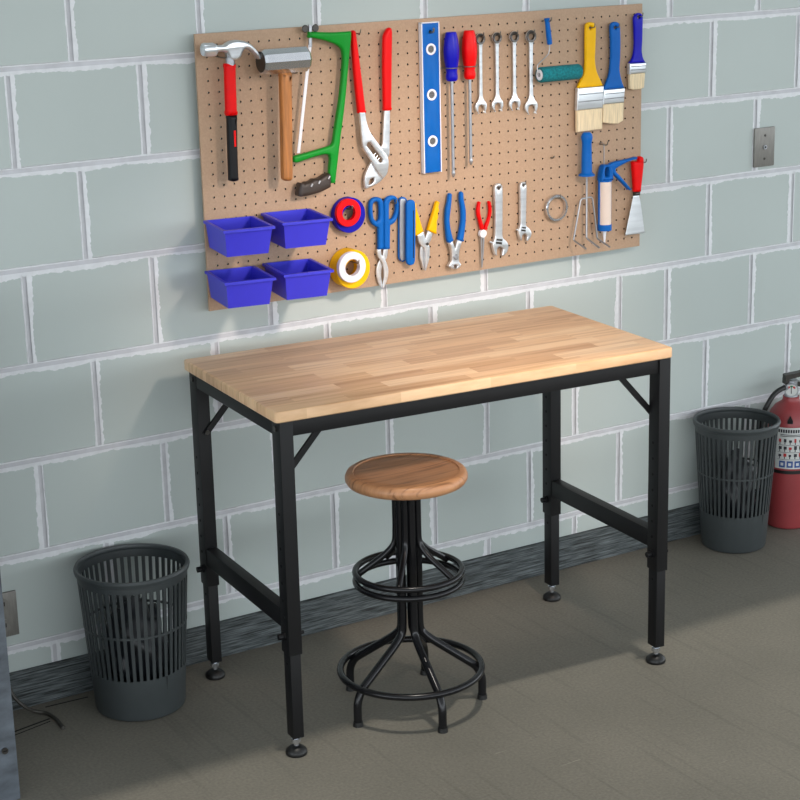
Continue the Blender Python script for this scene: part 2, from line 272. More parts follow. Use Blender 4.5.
r2 = ramp(nt, [(0.25, (0.86, 0.86, 0.86)), (0.75, (1.0, 1.0, 1.0))])
r3 = ramp(nt, [(0.30, (0.93, 0.93, 0.93)), (0.42, (1, 1, 1))])
r4 = ramp(nt, [(0.735, (0, 0, 0)), (0.78, (0.42, 0.41, 0.39))])
a = mixrgb(nt, 'MULTIPLY', 1.0); c = mixrgb(nt, 'MULTIPLY', 1.0); d = mixrgb(nt, 'ADD', 0.5)
L = nt.links
for n in (n1, n2): L.new(tc.outputs['Object'], n.inputs['Vector'])
L.new(tc.outputs['Object'], mp.inputs['Vector']); L.new(mp.outputs[0], n3.inputs['Vector'])
L.new(tc.outputs['Object'], mp2.inputs['Vector']); L.new(mp2.outputs[0], n4.inputs['Vector'])
for n, r in ((n1, r1), (n2, r2), (n3, r3), (n4, r4)): L.new(n.outputs['Fac'], r.inputs[0])
L.new(r1.outputs[0], a.inputs[6]); L.new(r2.outputs[0], a.inputs[7])
L.new(a.outputs[2], c.inputs[6]); L.new(r3.outputs[0], c.inputs[7])
L.new(c.outputs[2], d.inputs[6]); L.new(r4.outputs[0], d.inputs[7])
L.new(d.outputs[2], b.inputs['Base Color'])
bp = nt.nodes.new('ShaderNodeBump'); bp.inputs['Strength'].default_value = 0.25; bp.inputs['Distance'].default_value = 0.002
L.new(n2.outputs['Fac'], bp.inputs['Height']); L.new(bp.outputs[0], b.inputs['Normal'])
M['floor'] = m

# weathered dark baseboard
m, nt, b = node_mat('weathered_baseboard', 0.7)
tc = nt.nodes.new('ShaderNodeTexCoord')
mp = nt.nodes.new('ShaderNodeMapping'); mp.inputs['Scale'].default_value = (7, 1, 170)
n1 = nt.nodes.new('ShaderNodeTexNoise'); n1.inputs['Scale'].default_value = 1.6; n1.inputs['Detail'].default_value = 6; n1.inputs['Roughness'].default_value = 0.65
r1 = ramp(nt, [(0.38, (0.08, 0.09, 0.09)), (0.50, (0.27, 0.295, 0.30)), (0.70, (0.45, 0.475, 0.485))])
L = nt.links
L.new(tc.outputs['Object'], mp.inputs['Vector']); L.new(mp.outputs[0], n1.inputs['Vector'])
L.new(n1.outputs['Fac'], r1.inputs[0]); L.new(r1.outputs[0], b.inputs['Base Color'])
M['baseboard'] = m

# butcher block of finger-jointed staves
m, nt, b = node_mat('butcher_block', 0.42)
tc = nt.nodes.new('ShaderNodeTexCoord')
br = nt.nodes.new('ShaderNodeTexBrick')
br.offset = 0.42; br.offset_frequency = 2; br.squash = 1.35; br.squash_frequency = 3
br.inputs['Scale'].default_value = 1.0
br.inputs['Mortar Size'].default_value = 0.0
br.inputs['Brick Width'].default_value = 0.205
br.inputs['Row Height'].default_value = 0.0437
br.inputs['Bias'].default_value = 0.0
br.inputs['Color1'].default_value = (0, 0, 0, 1); br.inputs['Color2'].default_value = (1, 1, 1, 1)
mp0 = nt.nodes.new('ShaderNodeMapping'); mp0.inputs['Location'].default_value = (1.013, 0.5, 0.0)
r1 = ramp(nt, [(0.0, (0.80, 0.635, 0.485)), (0.35, (0.88, 0.725, 0.56)), (0.7, (0.915, 0.765, 0.60)), (1.0, (0.945, 0.82, 0.67))])
mp = nt.nodes.new('ShaderNodeMapping'); mp.inputs['Scale'].default_value = (2.2, 48, 9)
ad = nt.nodes.new('ShaderNodeVectorMath'); ad.operation = 'ADD'
n1 = nt.nodes.new('ShaderNodeTexNoise'); n1.inputs['Scale'].default_value = 1.5; n1.inputs['Detail'].default_value = 6; n1.inputs['Roughness'].default_value = 0.6
r2 = ramp(nt, [(0.30, (0.86, 0.80, 0.74)), (0.55, (1, 1, 1)), (0.75, (1.0, 0.97, 0.93))])
a = mixrgb(nt, 'MULTIPLY', 1.0)
L = nt.links
L.new(tc.outputs['Object'], mp0.inputs['Vector']); L.new(mp0.outputs[0], br.inputs['Vector'])
L.new(br.outputs['Color'], r1.inputs[0])
L.new(tc.outputs['Object'], mp.inputs['Vector']); L.new(mp.outputs[0], ad.inputs[0])
sc5 = nt.nodes.new('ShaderNodeVectorMath'); sc5.operation = 'SCALE'; sc5.inputs[3].default_value = 37.0
L.new(br.outputs['Color'], sc5.inputs[0]); L.new(sc5.outputs[0], ad.inputs[1])
L.new(ad.outputs[0], n1.inputs['Vector']); L.new(n1.outputs['Fac'], r2.inputs[0])
L.new(r1.outputs[0], a.inputs[6]); L.new(r2.outputs[0], a.inputs[7])
L.new(a.outputs[2], b.inputs['Base Color'])
M['butcher'] = m

# stool seat wood
m, nt, b = node_mat('brown_seat_wood', 0.38)
tc = nt.nodes.new('ShaderNodeTexCoord')
mp = nt.nodes.new('ShaderNodeMapping'); mp.inputs['Rotation'].default_value = (0, 0, -0.95); mp.inputs['Scale'].default_value = (6, 105, 20)
n1 = nt.nodes.new('ShaderNodeTexNoise'); n1.inputs['Scale'].default_value = 1.4; n1.inputs['Detail'].default_value = 5
r1 = ramp(nt, [(0.30, (0.50, 0.34, 0.22)), (0.42, (0.70, 0.50, 0.35)), (0.75, (0.78, 0.575, 0.41))])
L = nt.links
L.new(tc.outputs['Object'], mp.inputs['Vector']); L.new(mp.outputs[0], n1.inputs['Vector'])
L.new(n1.outputs['Fac'], r1.inputs[0]); L.new(r1.outputs[0], b.inputs['Base Color'])
M['seat_wood'] = m

# ------------------------------------------------------------------ object helpers
def thing(name, label, cat, loc=(0, 0, 0), group=None):
    o = bpy.data.objects.new(name, None)
    o.empty_display_size = 0.05
    col.objects.link(o)
    o.location = loc
    o['label'] = label; o['category'] = cat
    if group: o['group'] = group
    return o

def root_loc(parent):
    v = Vector((0, 0, 0))
    while parent is not None:
        v += Vector(parent.location); parent = parent.parent
    return v

def to_obj(name, me, m, parent=None, loc=None, smooth=True, label=None, angle=38):
    off = root_loc(parent) if parent is not None else Vector(loc or (0, 0, 0))
    me.transform(Matrix.Translation(-off))
    for mm in (m if isinstance(m, (list, tuple)) else [m]):
        me.materials.append(mm)
    if smooth:
        for p in me.polygons: p.use_smooth = True
        try: me.set_sharp_from_angle(angle=math.radians(angle))
        except Exception: pass
    o = bpy.data.objects.new(name, me)
    col.objects.link(o)
    if parent is not None: o.parent = parent
    else: o.location = off
    if label: o['label'] = label
    return o

def obj(name, bm, m, parent=None, loc=None, smooth=True, label=None, angle=38):
    bmesh.ops.recalc_face_normals(bm, faces=bm.faces[:])
    me = bpy.data.meshes.new(name)
    bm.to_mesh(me); bm.free()
    return to_obj(name, me, m, parent, loc, smooth, label, angle)

def tag(o, label, cat, group=None):
    o['label'] = label; o['category'] = cat
    if group: o['group'] = group
    return o

def struct(name, bm, m, smooth=False):
    o = obj(name, bm, m, smooth=smooth)
    o['kind'] = 'structure'
    return o

def box(bm, x0, x1, y0, y1, z0, z1, mi=0, bev=0.0, xf=None):
    vs = [bm.verts.new((x, y, z)) for z in (z0, z1) for y in (y0, y1) for x in (x0, x1)]
    fs = [bm.faces.new([vs[i] for i in q]) for q in ((0, 2, 3, 1), (4, 5, 7, 6), (0, 1, 5, 4), (2, 6, 7, 3), (0, 4, 6, 2), (1, 3, 7, 5))]
    for f in fs: f.material_index = mi
    if bev:
        es = list({e for f in fs for e in f.edges})
        r = bmesh.ops.bevel(bm, geom=es, offset=bev, segments=2, profile=0.6, affect='EDGES')
        for f in r['faces']: f.material_index = mi
        vs = list({v for f in r['faces'] for v in f.verts} | {v for v in vs if v.is_valid})
    if xf is not None:
        for v in vs: v.co = xf @ v.co
    return vs

def frame_of(d):
    d = d.normalized()
    a = Vector((0, 0, 1)) if abs(d.z) < 0.9 else Vector((1, 0, 0))
    u = d.cross(a).normalized()
    return u, d.cross(u).normalized()

def cyl(bm, p0, p1, r0, r1=None, seg=16, mi=0, caps=True):
    p0, p1 = Vector(p0), Vector(p1)
    if r1 is None: r1 = r0
    u, w = frame_of(p1 - p0)
    A, B = [], []
    for k in range(seg):
        t = 2 * PI * k / seg
        d = u * math.cos(t) + w * math.sin(t)
        A.append(bm.verts.new(p0 + d * r0)); B.append(bm.verts.new(p1 + d * r1))
    for k in range(seg):
        f = bm.faces.new((A[k], A[(k + 1) % seg], B[(k + 1) % seg], B[k])); f.material_index = mi
    if caps:
        f = bm.faces.new(A[::-1]); f.material_index = mi
        f = bm.faces.new(B); f.material_index = mi

def revolve(bm, prof, centre, axis=(0, 0, 1), seg=32, mi=0, closed=False):
    """prof: list of (r, h) along the axis from centre"""
    c = Vector(centre); ax = Vector(axis).normalized()
    u, w = frame_of(ax)
    rings = []
    for r, h in prof:
        if r < 1e-6: rings.append([bm.verts.new(c + ax * h)])
        else: rings.append([bm.verts.new(c + ax * h + (u * math.cos(2 * PI * k / seg) + w * math.sin(2 * PI * k / seg)) * r) for k in range(seg)])
    n = len(rings)
    for i in range(n if closed else n - 1):
        A, B = rings[i], rings[(i + 1) % n]
        for k in range(seg):
            k2 = (k + 1) % seg
            if len(A) == 1 and len(B) == 1: continue
            if len(A) == 1: f = bm.faces.new((A[0], B[k2], B[k]))
            elif len(B) == 1: f = bm.faces.new((A[k], A[k2], B[0]))
            else: f = bm.faces.new((A[k], A[k2], B[k2], B[k]))
            f.material_index = mi

def catmull(pts, closed, n=6, corner=0.9):
    P = [Vector(p) for p in pts]; N = len(P); out = []
    def tan(i):
        if not closed and (i == 0 or i == N - 1):
            return Vector([0.0] * len(P[0]))
        a = P[i] - P[i - 1]; b = P[(i + 1) % N] - P[i]
        if a.length < 1e-9 or b.length < 1e-9 or a.angle(b) > corner: return Vector([0.0] * len(P[0]))
        d = (a.normalized() + b.normalized())
        return d.normalized() * min(a.length, b.length)
    T = [tan(i) for i in range(N)]
    for i in range(N if closed else N - 1):
        p0, p1, t0, t1 = P[i], P[(i + 1) % N], T[i], T[(i + 1) % N]
        for k in range(n):
            t = k / n
            out.append(p0 * (2 * t**3 - 3 * t**2 + 1) + t0 * (t**3 - 2 * t**2 + t) + p1 * (-2 * t**3 + 3 * t**2) + t1 * (t**3 - t**2))
    if not closed: out.append(P[-1])
    return out

def tube(bm, pts, r, seg=10, closed=False, smooth=True, n=6, mi=0):
    P = catmull([Vector(p) for p in pts], closed, n, corner=2.2) if smooth else [Vector(p) for p in pts]
    N = len(P); rings = []
    d0 = (P[1] - P[0]).normalized(); u, w = frame_of(d0)
    for i in range(N):
        if closed: d = (P[(i + 1) % N] - P[i - 1]).normalized()
        else: d = (P[min(i + 1, N - 1)] - P[max(i - 1, 0)]).normalized()
        u = (u - d * u.dot(d)).normalized(); w = d.cross(u)
        rr = r[min(len(r) - 1, int(i / max(1, N - 1) * (len(r) - 1) + 0.5))] if isinstance(r, (list, tuple)) else r
        rings.append([bm.verts.new(P[i] + (u * math.cos(2 * PI * k / seg) + w * math.sin(2 * PI * k / seg)) * rr) for k in range(seg)])
    for i in range(N if closed else N - 1):
        A, B = rings[i], rings[(i + 1) % N]
        for k in range(seg):
            f = bm.faces.new((A[k], A[(k + 1) % seg], B[(k + 1) % seg], B[k])); f.material_index = mi
    if not closed:
        bm.faces.new(rings[0][::-1]).material_index = mi; bm.faces.new(rings[-1]).material_index = mi

def ring_bm(bm, c, R, r, axis=(0, 0, 1), seg=48, s2=10):
    prof = [(R + r * math.cos(2 * PI * k / s2), r * math.sin(2 * PI * k / s2)) for k in range(s2)]
    revolve(bm, prof, c, axis, seg, closed=True)

def plate(outline, back, th, bev=0.001, holes=(), smooth=True, corner=0.9, res=2):
    """solid from an outline (x, z) standing parallel to the wall; back face at y=back, front at back-th"""
    cu = bpy.data.curves.new('outline', 'CURVE')
    cu.dimensions = '2D'; cu.fill_mode = 'BOTH'
    cu.extrude = max(th / 2 - bev, 0.0001); cu.bevel_depth = bev; cu.bevel_resolution = res; cu.offset = -bev
    loops = [catmull(outline, True, 5, corner) if smooth else [Vector(p) for p in outline]]
    for h in holes: loops.append(catmull(h, True, 5, corner) if len(h) < 14 else [Vector(p) for p in h])
    for lp in loops:
        q = []
        for v in lp:
            if not q or (v - q[-1]).length > 2e-4: q.append(v)
        sp = cu.splines.new('POLY')
        sp.points.add(len(q) - 1)
        for k, v in enumerate(q): sp.points[k].co = (v[0], v[1], 0, 1)
        sp.use_cyclic_u = True
    o = bpy.data.objects.new('outline', cu)
    col.objects.link(o)
    dg = bpy.context.evaluated_depsgraph_get(); dg.update()
    me = bpy.data.meshes.new_from_object(o.evaluated_get(dg))
    bpy.data.objects.remove(o); bpy.data.curves.remove(cu)
    me.materials.clear()
    for v in me.vertices:
        x, z, t = v.co
        v.co = (x, back - th / 2 - t, z)
    me.flip_normals()
    bm = bmesh.new(); bm.from_mesh(me)
    bmesh.ops.remove_doubles(bm, verts=bm.verts[:], dist=1e-5)
    bpy.data.meshes.remove(me)
    return bm

def circle(c, r, n=20, z=None):
    return [(c[0] + r * math.cos(2 * PI * k / n), c[1] + r * math.sin(2 * PI * k / n)) for k in range(n)]

def mid(a, b): return ((a[0] + b[0]) / 2, (a[1] + b[1]) / 2)

# ------------------------------------------------------------------ setting: floor, wall, baseboard, added unseen slab that shades the floor
bm = bmesh.new()
box(bm, -6.0, 6.5, -9.0, 0.10, -0.10, 0.0)
def floor_line(a, b, w):
    a, b = Vector(a), Vector(b); d = (b - a).normalized(); n = Vector((-d.y, d.x)) * w / 2
    f = bm.faces.new([bm.verts.new((p.x, p.y, 0.0004)) for p in (a - n, b - n, b + n, a + n)]); f.material_index = 1
floor_line((-0.960, -0.123), (-0.812, -0.092), 0.006)  # pair of thin dark lines lying on the floor
floor_line((-0.960, -0.140), (-0.816, -0.105), 0.004)
floor_line((-0.800, -0.033), (-0.703, -0.037), 0.005)  # floor joint
struct('floor', bm, [M['floor'], M['concrete_dark']])

BH = 0.2032
ZG = 0.13841
WX0, WX1, WZ1 = -3.4, 3.6, 2.3
even = [-0.757, -0.473, -0.195, 0.10, 0.38, 0.645, 1.068, 1.356]
odd = [-0.62, -0.333, -0.055, 0.225, 0.505, 0.785, 0.935, 1.22]
def extend(js):
    js = list(js)
    while js[0] > WX0 + 0.29: js.insert(0, js[0] - 0.284)
    while js[-1] < WX1 - 0.29: js.append(js[-1] + 0.284)
    return [WX0] + js + [WX1]
even, odd = extend(even), extend(odd)
bm = bmesh.new()
box(bm, WX0, WX1, 0.0022, 0.16, -0.05, WZ1, 1)
g = 0.0058          # half groove
ch = 0.0022         # lighter arris of the groove
def block(x0, x1, z0, z1):
    a = [(x0, 0.0023, z0), (x1, 0.0023, z0), (x1, 0.0023, z1), (x0, 0.0023, z1)]
    c = [(x0 + ch, 0, z0 + ch), (x1 - ch, 0, z0 + ch), (x1 - ch, 0, z1 - ch), (x0 + ch, 0, z1 - ch)]
    A = [bm.verts.new(p) for p in a]; C = [bm.verts.new(p) for p in c]
    f = bm.faces.new(C); f.material_index = 0
    for k in range(4):
        f = bm.faces.new((A[k], A[(k + 1) % 4], C[(k + 1) % 4], C[k])); f.material_index = 2
def ragged(p0, p1, nrm, wmean, seed):
    """thin lip of squeezed mortar along an edge, ragged on the side nrm points to"""
    p0, p1, nrm = Vector(p0), Vector(p1), Vector(nrm)
    Ln = (p1 - p0).length; n = max(4, int(Ln / 0.0035)); prev = None
    for k in range(n + 1):
        q = p0 + (p1 - p0) * (k / n)
        s = k / n * Ln
        w = wmean * (0.75 + 0.55 * noise.noise((s * 9, seed, 0)) + 0.30 * noise.noise((s * 70, seed, 3)) + 0.22 * noise.noise((s * 230, seed, 7)))
        w = max(0.0006, w)
        a = bm.verts.new((q.x, -0.0009, q.z)); b2 = bm.verts.new((q.x + nrm.x * w, -0.0003, q.z + nrm.z * w))
        if prev:
            f = bm.faces.new((prev[0], a, b2, prev[1])); f.material_index = 2
        prev = (a, b2)
zs = [ZG + BH * k for k in range(-1, 12)]
sd = 1.0
for k in range(len(zs) - 1):
    z0, z1 = max(zs[k], 0.0), min(zs[k + 1], WZ1)
    if z1 - z0 < 0.02: continue
    js = odd if k % 2 == 1 else even
    for i in range(len(js) - 1):
        block(js[i] + g, js[i + 1] - g, z0 + g, z1 - g)
        if 0 < i:
            sd += 3.7
            big = rnd.random() < 0.62
            ragged((js[i] + g - .0015, 0, z0 + g), (js[i] + g - .0015, 0, z1 - g), (1, 0, 0), 0.0125 if big else 0.0045, sd)
            ragged((js[i] - g + .0015, 0, z0 + g), (js[i] - g + .0015, 0, z1 - g), (-1, 0, 0), 0.0045 if big else 0.0120, sd + 1.3)
    sd += 2.1
    ragged((-2.2, 0, zs[k] - g + .0015), (2.8, 0, zs[k] - g + .0015), (0, 0, -1), 0.0110, sd)
    ragged((-2.2, 0, zs[k] + g - .0015), (2.8, 0, zs[k] + g - .0015), (0, 0, 1), 0.0030, sd + 5)
struct('wall_back', bm, [M['block'], M['mortar'], M['smear']])

bm = bmesh.new()
box(bm, WX0, WX1, -0.012, 0.0, 0.0, 0.085, bev=0.002)
struct('baseboard_back', bm, M['baseboard'])

bm = bmesh.new()
box(bm, WX0, WX1, -0.80, 0.16, WZ1, WZ1 + 0.12)  # unseen slab, added so its front edge casts the long floor shadow
struct('shade_slab', bm, mat('shade_slab_paint', (0.80, 0.80, 0.78), 0.8))

# ------------------------------------------------------------------ work bench
YAW = -0.06517
bench = thing('work_bench', 'butcher-block work bench with black steel legs standing in front of the wall', 'work bench', (0, 0, 0))
W, D, H = 0.9275, 0.4840, 0.7300
XF = Matrix.Translation((0, -0.3439, 0)) @ Matrix.Rotation(YAW, 4, 'Z')
def bench_part(name, bm, m, parent=None, **k):
    return obj(name, bm, m, parent or bench, **k)
# rounded top
bm = bmesh.new()
rc = 0.009; lo, hi = [], []
def rr_loop(ins, z):
    pts = []
    for cx, cy, a0 in ((W/2 - rc, D/2 - rc, 0), (-W/2 + rc, D/2 - rc, 90), (-W/2 + rc, -D/2 + rc, 180), (W/2 - rc, -D/2 + rc, 270)):
        for k in range(6):
            a = math.radians(a0 + 18 * k)
            pts.append(bm.verts.new((cx + (rc - ins) * math.cos(a), cy + (rc - ins) * math.sin(a), z)))
    return pts
loops = [rr_loop(0.002, H - 0.0225), rr_loop(0, H - 0.0205), rr_loop(0, H - 0.003), rr_loop(0.001, H - 0.001), rr_loop(0.003, H)]
for A, B in zip(loops, loops[1:]):
    for k in range(len(A)): bm.faces.new((A[k], A[(k + 1) % len(A)], B[(k + 1) % len(A)], B[k]))
bm.faces.new(loops[-1]); bm.faces.new(loops[0][::-1])
top = bench_part('tabletop', bm, M['butcher'], label='butcher-block top of pale and reddish staves')
LX, LY, T, TY = 0.4460, 0.2170, 0.029, 0.038
LEGX = {-1: -0.4395, 1: 0.4470}
ZR = H - 0.0225
bm = bmesh.new()
for sy in (-1, 1):
    y = sy * (LY - 0.002)
    box(bm, LEGX[-1] + T/2, LEGX[1] - T/2, y - 0.017, y + 0.017, ZR - 0.033, ZR, bev=0.002)
bench_part('long_rail', bm, M['black_steel'])
for sx in (-1, 1):
    bm = bmesh.new()
    x = LEGX[sx]
    box(bm, x - 0.0135, x + 0.0135, -LY + TY/2, LY - TY/2, ZR - 0.033, ZR, bev=0.002)
    bench_part('end_rail', bm, M['black_steel'])
    bm = bmesh.new()
    box(bm, x - 0.0125, x + 0.0125, -LY + TY/2 - 0.001, LY - TY/2 + 0.001, 0.272, 0.312, bev=0.002)
    bench_part('side_stretcher', bm, M['black_steel'])
for sx in (-1, 1):
    for sy in (-1, 1):
        x, y = LEGX[sx], sy * LY
        bm = bmesh.new()
        box(bm, x - T/2, x + T/2, y - TY/2, y + TY/2, 0.222, ZR, bev=0.0022)
        z = 0.30
        while z < 0.53:                       # row of adjustment holes on the outer and inner side
            for s in (-1, 1):
                cyl(bm, (x + s * T/2, y + 0.001, z), (x + s * (T/2 + 0.0006), y + 0.001, z), 0.0033, seg=10, mi=1)
            z += 0.036
        leg = bench_part('leg', bm, [M['black_steel'], M['hole']])
        bm = bmesh.new()
        t2 = 0.0235; t3 = 0.032
        box(bm, x - t2/2, x + t2/2, y - t3/2, y + t3/2, 0.040, 0.24, bev=0.0018)
        for s in (-1, 1):
            cyl(bm, (x + s * t2/2, y, 0.20), (x + s * (t2/2 + 0.0006), y, 0.20), 0.003, seg=10, mi=1)
        bench_part('leg_extension', bm, [M['black_steel'], M['hole']], leg)
        bm = bmesh.new()
        revolve(bm, [(0, 0), (0.021, 0), (0.0225, 0.004), (0.021, 0.010), (0.014, 0.016), (0.008, 0.019), (0.0, 0.019)], (x, y, 0), seg=24)
        bench_part('levelling_foot', bm, M['black_rubber'], leg, label='black round levelling foot')
        bm = bmesh.new()
        cyl(bm, (x, y, 0.018), (x, y, 0.044), 0.0055, seg=12); cyl(bm, (x, y, 0.026), (x, y, 0.034), 0.010, seg=6)
        bench_part('foot_screw', bm, M['chrome'], leg, label='bright steel screw of the foot')
        bm = bmesh.new()
        zb = 0.260
        cyl(bm, (x - T/2 - 0.004, y, zb), (x - T/2, y, zb), 0.0095, seg=16)
        cyl(bm, (x - T/2 - 0.014, y, zb), (x - T/2 - 0.004, y, zb), 0.0065, seg=10)
        bench_part('clamp_knob', bm, M['black_plastic'], leg)
        bm = bmesh.new()
        cyl(bm, (x + T/2, y, zb), (x + T/2 + 0.012, y, zb), 0.004, seg=10)
        bench_part('bolt', bm, M['black_plastic'], leg)
        bm = bmesh.new()                       # bolt holding the top rail
        cyl(bm, (x + sx * T/2, y, ZR - 0.017), (x + sx * (T/2 + 0.003), y, ZR - 0.017), 0.006, seg=12)
        bench_part('bolt', bm, M['dark_steel'], leg, label='dark steel bolt')
        bm = bmesh.new()
        cyl(bm, (x - sx*0.0025, y - sy * (TY/2 + .004), 0.576), (x - sx*0.0025, y - sy * (TY/2 + 0.0095), 0.576), 0.0050, seg=12)
        bench_part('bolt', bm, M['dark_steel'], leg, label='dark steel bolt')
        bm = bmesh.new()                       # diagonal brace from leg to long rail
        a = Vector((x - sx * (T/2 - 0.002), y, 0.583)); c = Vector((x - sx * (T/2 + 0.085), y, ZR - 0.025))
        d = (c - a).normalized(); nn = Vector((-d.z, 0, d.x)) * 0.0062
        q = []
        yb_ = y - sy * (TY/2 + 0.0032)
        a = Vector((x - sx * 0.002, y, 0.574)); d = (c - a).normalized(); nn = Vector((-d.z, 0, d.x)) * 0.0062
        for yy in (yb_ - 0.003, yb_ + 0.003):
            for pnt, s in ((a - d * 0.004, 1), (c, 1), (c, -1), (a - d * 0.004, -1)):
                q.append(bm.verts.new((pnt.x + nn.x * s, yy, pnt.z + nn.z * s)))
        for f in ((0, 1, 2, 3), (7, 6, 5, 4), (0, 4, 5, 1), (1, 5, 6, 2), (2, 6, 7, 3), (3, 7, 4, 0)): bm.faces.new([q[i] for i in f])
        bench_part('brace', bm, M['black_steel'])
bench.location = (0, -0.3439, 0)
bench.rotation_euler = (0, 0, YAW)

# ------------------------------------------------------------------ stool
SX, SY = -0.135, -0.464
st = thing('bar_stool', 'backless bar stool with round brown wooden seat and black tube frame under the bench', 'stool', (SX, SY, 0))
bm = bmesh.new()
revolve(bm, [(0, 0.4995), (0.116, 0.4995), (0.1235, 0.503), (0.1275, 0.510), (0.1275, 0.516), (0.1245, 0.523), (0.119, 0.5265), (0.1105, 0.5265), (0.1090, 0.5240), (0.107, 0.5248), (0.08, 0.523), (0.04, 0.522), (0, 0.522)], (SX, SY, 0), seg=72)
obj('seat', bm, M['seat_wood'], st, label='round brown wooden seat with a groove near its rim')
bm = bmesh.new()
cyl(bm, (SX, SY, 0.487), (SX, SY, 0.4995), 0.075, seg=32); cyl(bm, (SX, SY, 0.475), (SX, SY, 0.487), 0.04, seg=24)
obj('seat_plate', bm, M['black_steel'], st)
tube_mat = mat('black_tube_lacquer', (0.10, 0.10, 0.11), 0.24, 0.35, var=0.1)
M['tube'] = tube_mat
def polar(a, r, z): return (SX + r * math.cos(a), SY + r * math.sin(a), z)
for k in range(5):
    a = math.radians(191 + 72 * k)
    bm = bmesh.new()
    tube(bm, [polar(a, 0.0205, 0.478), polar(a, 0.0205, 0.34), polar(a, 0.0205, 0.190), polar(a, 0.024, 0.168), polar(a, 0.042, 0.149), polar(a, 0.095, 0.110), polar(a, 0.138, 0.078), polar(a, 0.149, 0.060), polar(a, 0.153, 0.044), polar(a, 0.153, 0.005)], 0.0088, seg=12)
    lg = obj('leg', bm, tube_mat, st)
    bm = bmesh.new()
    cyl(bm, polar(a, 0.153, 0.0), polar(a, 0.153, 0.010), 0.0112, 0.0102, seg=16)
    obj('leg_cap', bm, M['black_rubber'], lg)
    bm = bmesh.new()
    a2 = a + math.radians(36)
    tube(bm, [polar(a2, 0.0255, 0.478), polar(a2, 0.0255, 0.40), polar(a2, 0.029, 0.368), polar(a2, 0.048, 0.345), polar(a2, 0.082, 0.320), polar(a2, 0.111, 0.299)], 0.0068, seg=10)
    obj('footrest_spoke', bm, tube_mat, st)
bm = bmesh.new(); ring_bm(bm, (SX, SY, 0.305), 0.1125, 0.0068); ring_bm(bm, (SX, SY, 0.285), 0.1125, 0.0068)
obj('upper_footrest', bm, tube_mat, st)
bm = bmesh.new(); ring_bm(bm, (SX, SY, 0.084), 0.151, 0.0075)
obj('lower_ring', bm, tube_mat, st)

# ------------------------------------------------------------------ waste baskets
def waste_basket(cx, cy, rt, rb, h, label, baglabel, rot0=0.0):
    t = thing('waste_basket', label, 'waste basket', (cx, cy, 0), 'slatted charcoal waste baskets')
    R = lambda z: rb + (rt - rb) * z / h
    th = 0.0028
    bm = bmesh.new()
    z1 = h * 0.295; zt = h * 0.915
    # solid cup
    revolve(bm, [(0, 0.001), (rb - 0.006, 0.0), (rb - 0.001, 0.003), (R(0.008), 0.008), (R(z1), z1), (R(z1) - th, z1), (R(0.008) - th, 0.009), (rb - 0.008, 0.005), (0, 0.005)], (cx, cy, 0), seg=64)
    # solid collar
    revolve(bm, [(R(zt) - th, zt), (R(zt), zt), (R(h - .006), h - .006), (R(h - .006) - th, h - .006)], (cx, cy, 0), seg=64, closed=True)
    zm = h * 0.60
    revolve(bm, [(R(zm) - th, zm - .0022), (R(zm) + .0008, zm - .0022), (R(zm) + .0008, zm + .0022), (R(zm) - th, zm + .0022)], (cx, cy, 0), seg=64, closed=True)
    n = 46
    for k in range(n):
        a = rot0 + 2 * PI * k / n; hw = 2 * PI / n * 0.245
        vs = []
        for z in (z1 - .002, zt + .002):
            for r, aa in ((R(z) - th, a - hw), (R(z), a - hw), (R(z), a + hw), (R(z) - th, a + hw)):
                vs.append(bm.verts.new((cx + r * math.cos(aa), cy + r * math.sin(aa), z)))
        for i in range(4): bm.faces.new((vs[i], vs[(i + 1) % 4], vs[4 + (i + 1) % 4], vs[4 + i]))
    a = math.radians(-78)           # narrow notch running down into the solid base
    for z in (z1 - .03,):
        r = R(z) + 0.0004
        vs = [bm.verts.new((cx + rr * math.cos(aa), cy + rr * math.sin(aa), zz)) for rr, aa, zz in ((R(z1 - .03) + .0006, a, z1 - .034), (R(z1) + .0006, a + .016, z1), (R(z1) + .0006, a - .016, z1))]
        f = bm.faces.new(vs); f.material_index = 1
    obj('body', bm, [M['bin_grey'], M['hole']], t)
    bm = bmesh.new()
    revolve(bm, [(rt - 0.0045, h - 0.010), (rt - .001, h - 0.014), (rt + 0.003, h - 0.012), (rt + 0.0045, h - 0.005), (rt + 0.002, h), (rt - 0.003, h), (rt - 0.005, h - 0.004)], (cx, cy, 0), seg=64, closed=True)
    obj('rim', bm, M['bin_grey'], t)
    # crumpled bag inside
    bm = bmesh.new()
    bmesh.ops.create_icosphere(bm, subdivisions=4, radius=1.0)
    for v in bm.verts:
        d = v.co.normalized()
        k = 1 + 0.30 * noise.noise(d * 2.3 + Vector((cx, 0, 0))) + 0.14 * abs(noise.noise(d * 6)) + .05 * noise.noise(d * 14)
        zc = h * 0.40
        v.co = Vector((cx + d.x * rb * 0.62 * k, cy + d.y * rb * 0.62 * k, max(0.0055, zc * 0.98 + d.z * zc * 0.83 * k - 0.004)))
    o = obj('crumpled_bag', bm, M['bag'], loc=(cx, cy, 0.0055), smooth=True, angle=180)
    tag(o, baglabel, 'bag', 'crumpled bags in the waste baskets')
    return t
waste_basket(-0.619, -0.132, 0.1180, 0.096, 0.324, 'slatted charcoal plastic waste basket to the left of the work bench', 'crumpled black plastic bag inside the waste basket left of the bench')
waste_basket(1.080, -0.1155, 0.1080, 0.083, 0.343, 'slatted charcoal plastic waste basket in front of the red fire extinguisher', 'crumpled black plastic bag inside the waste basket by the fire extinguisher')

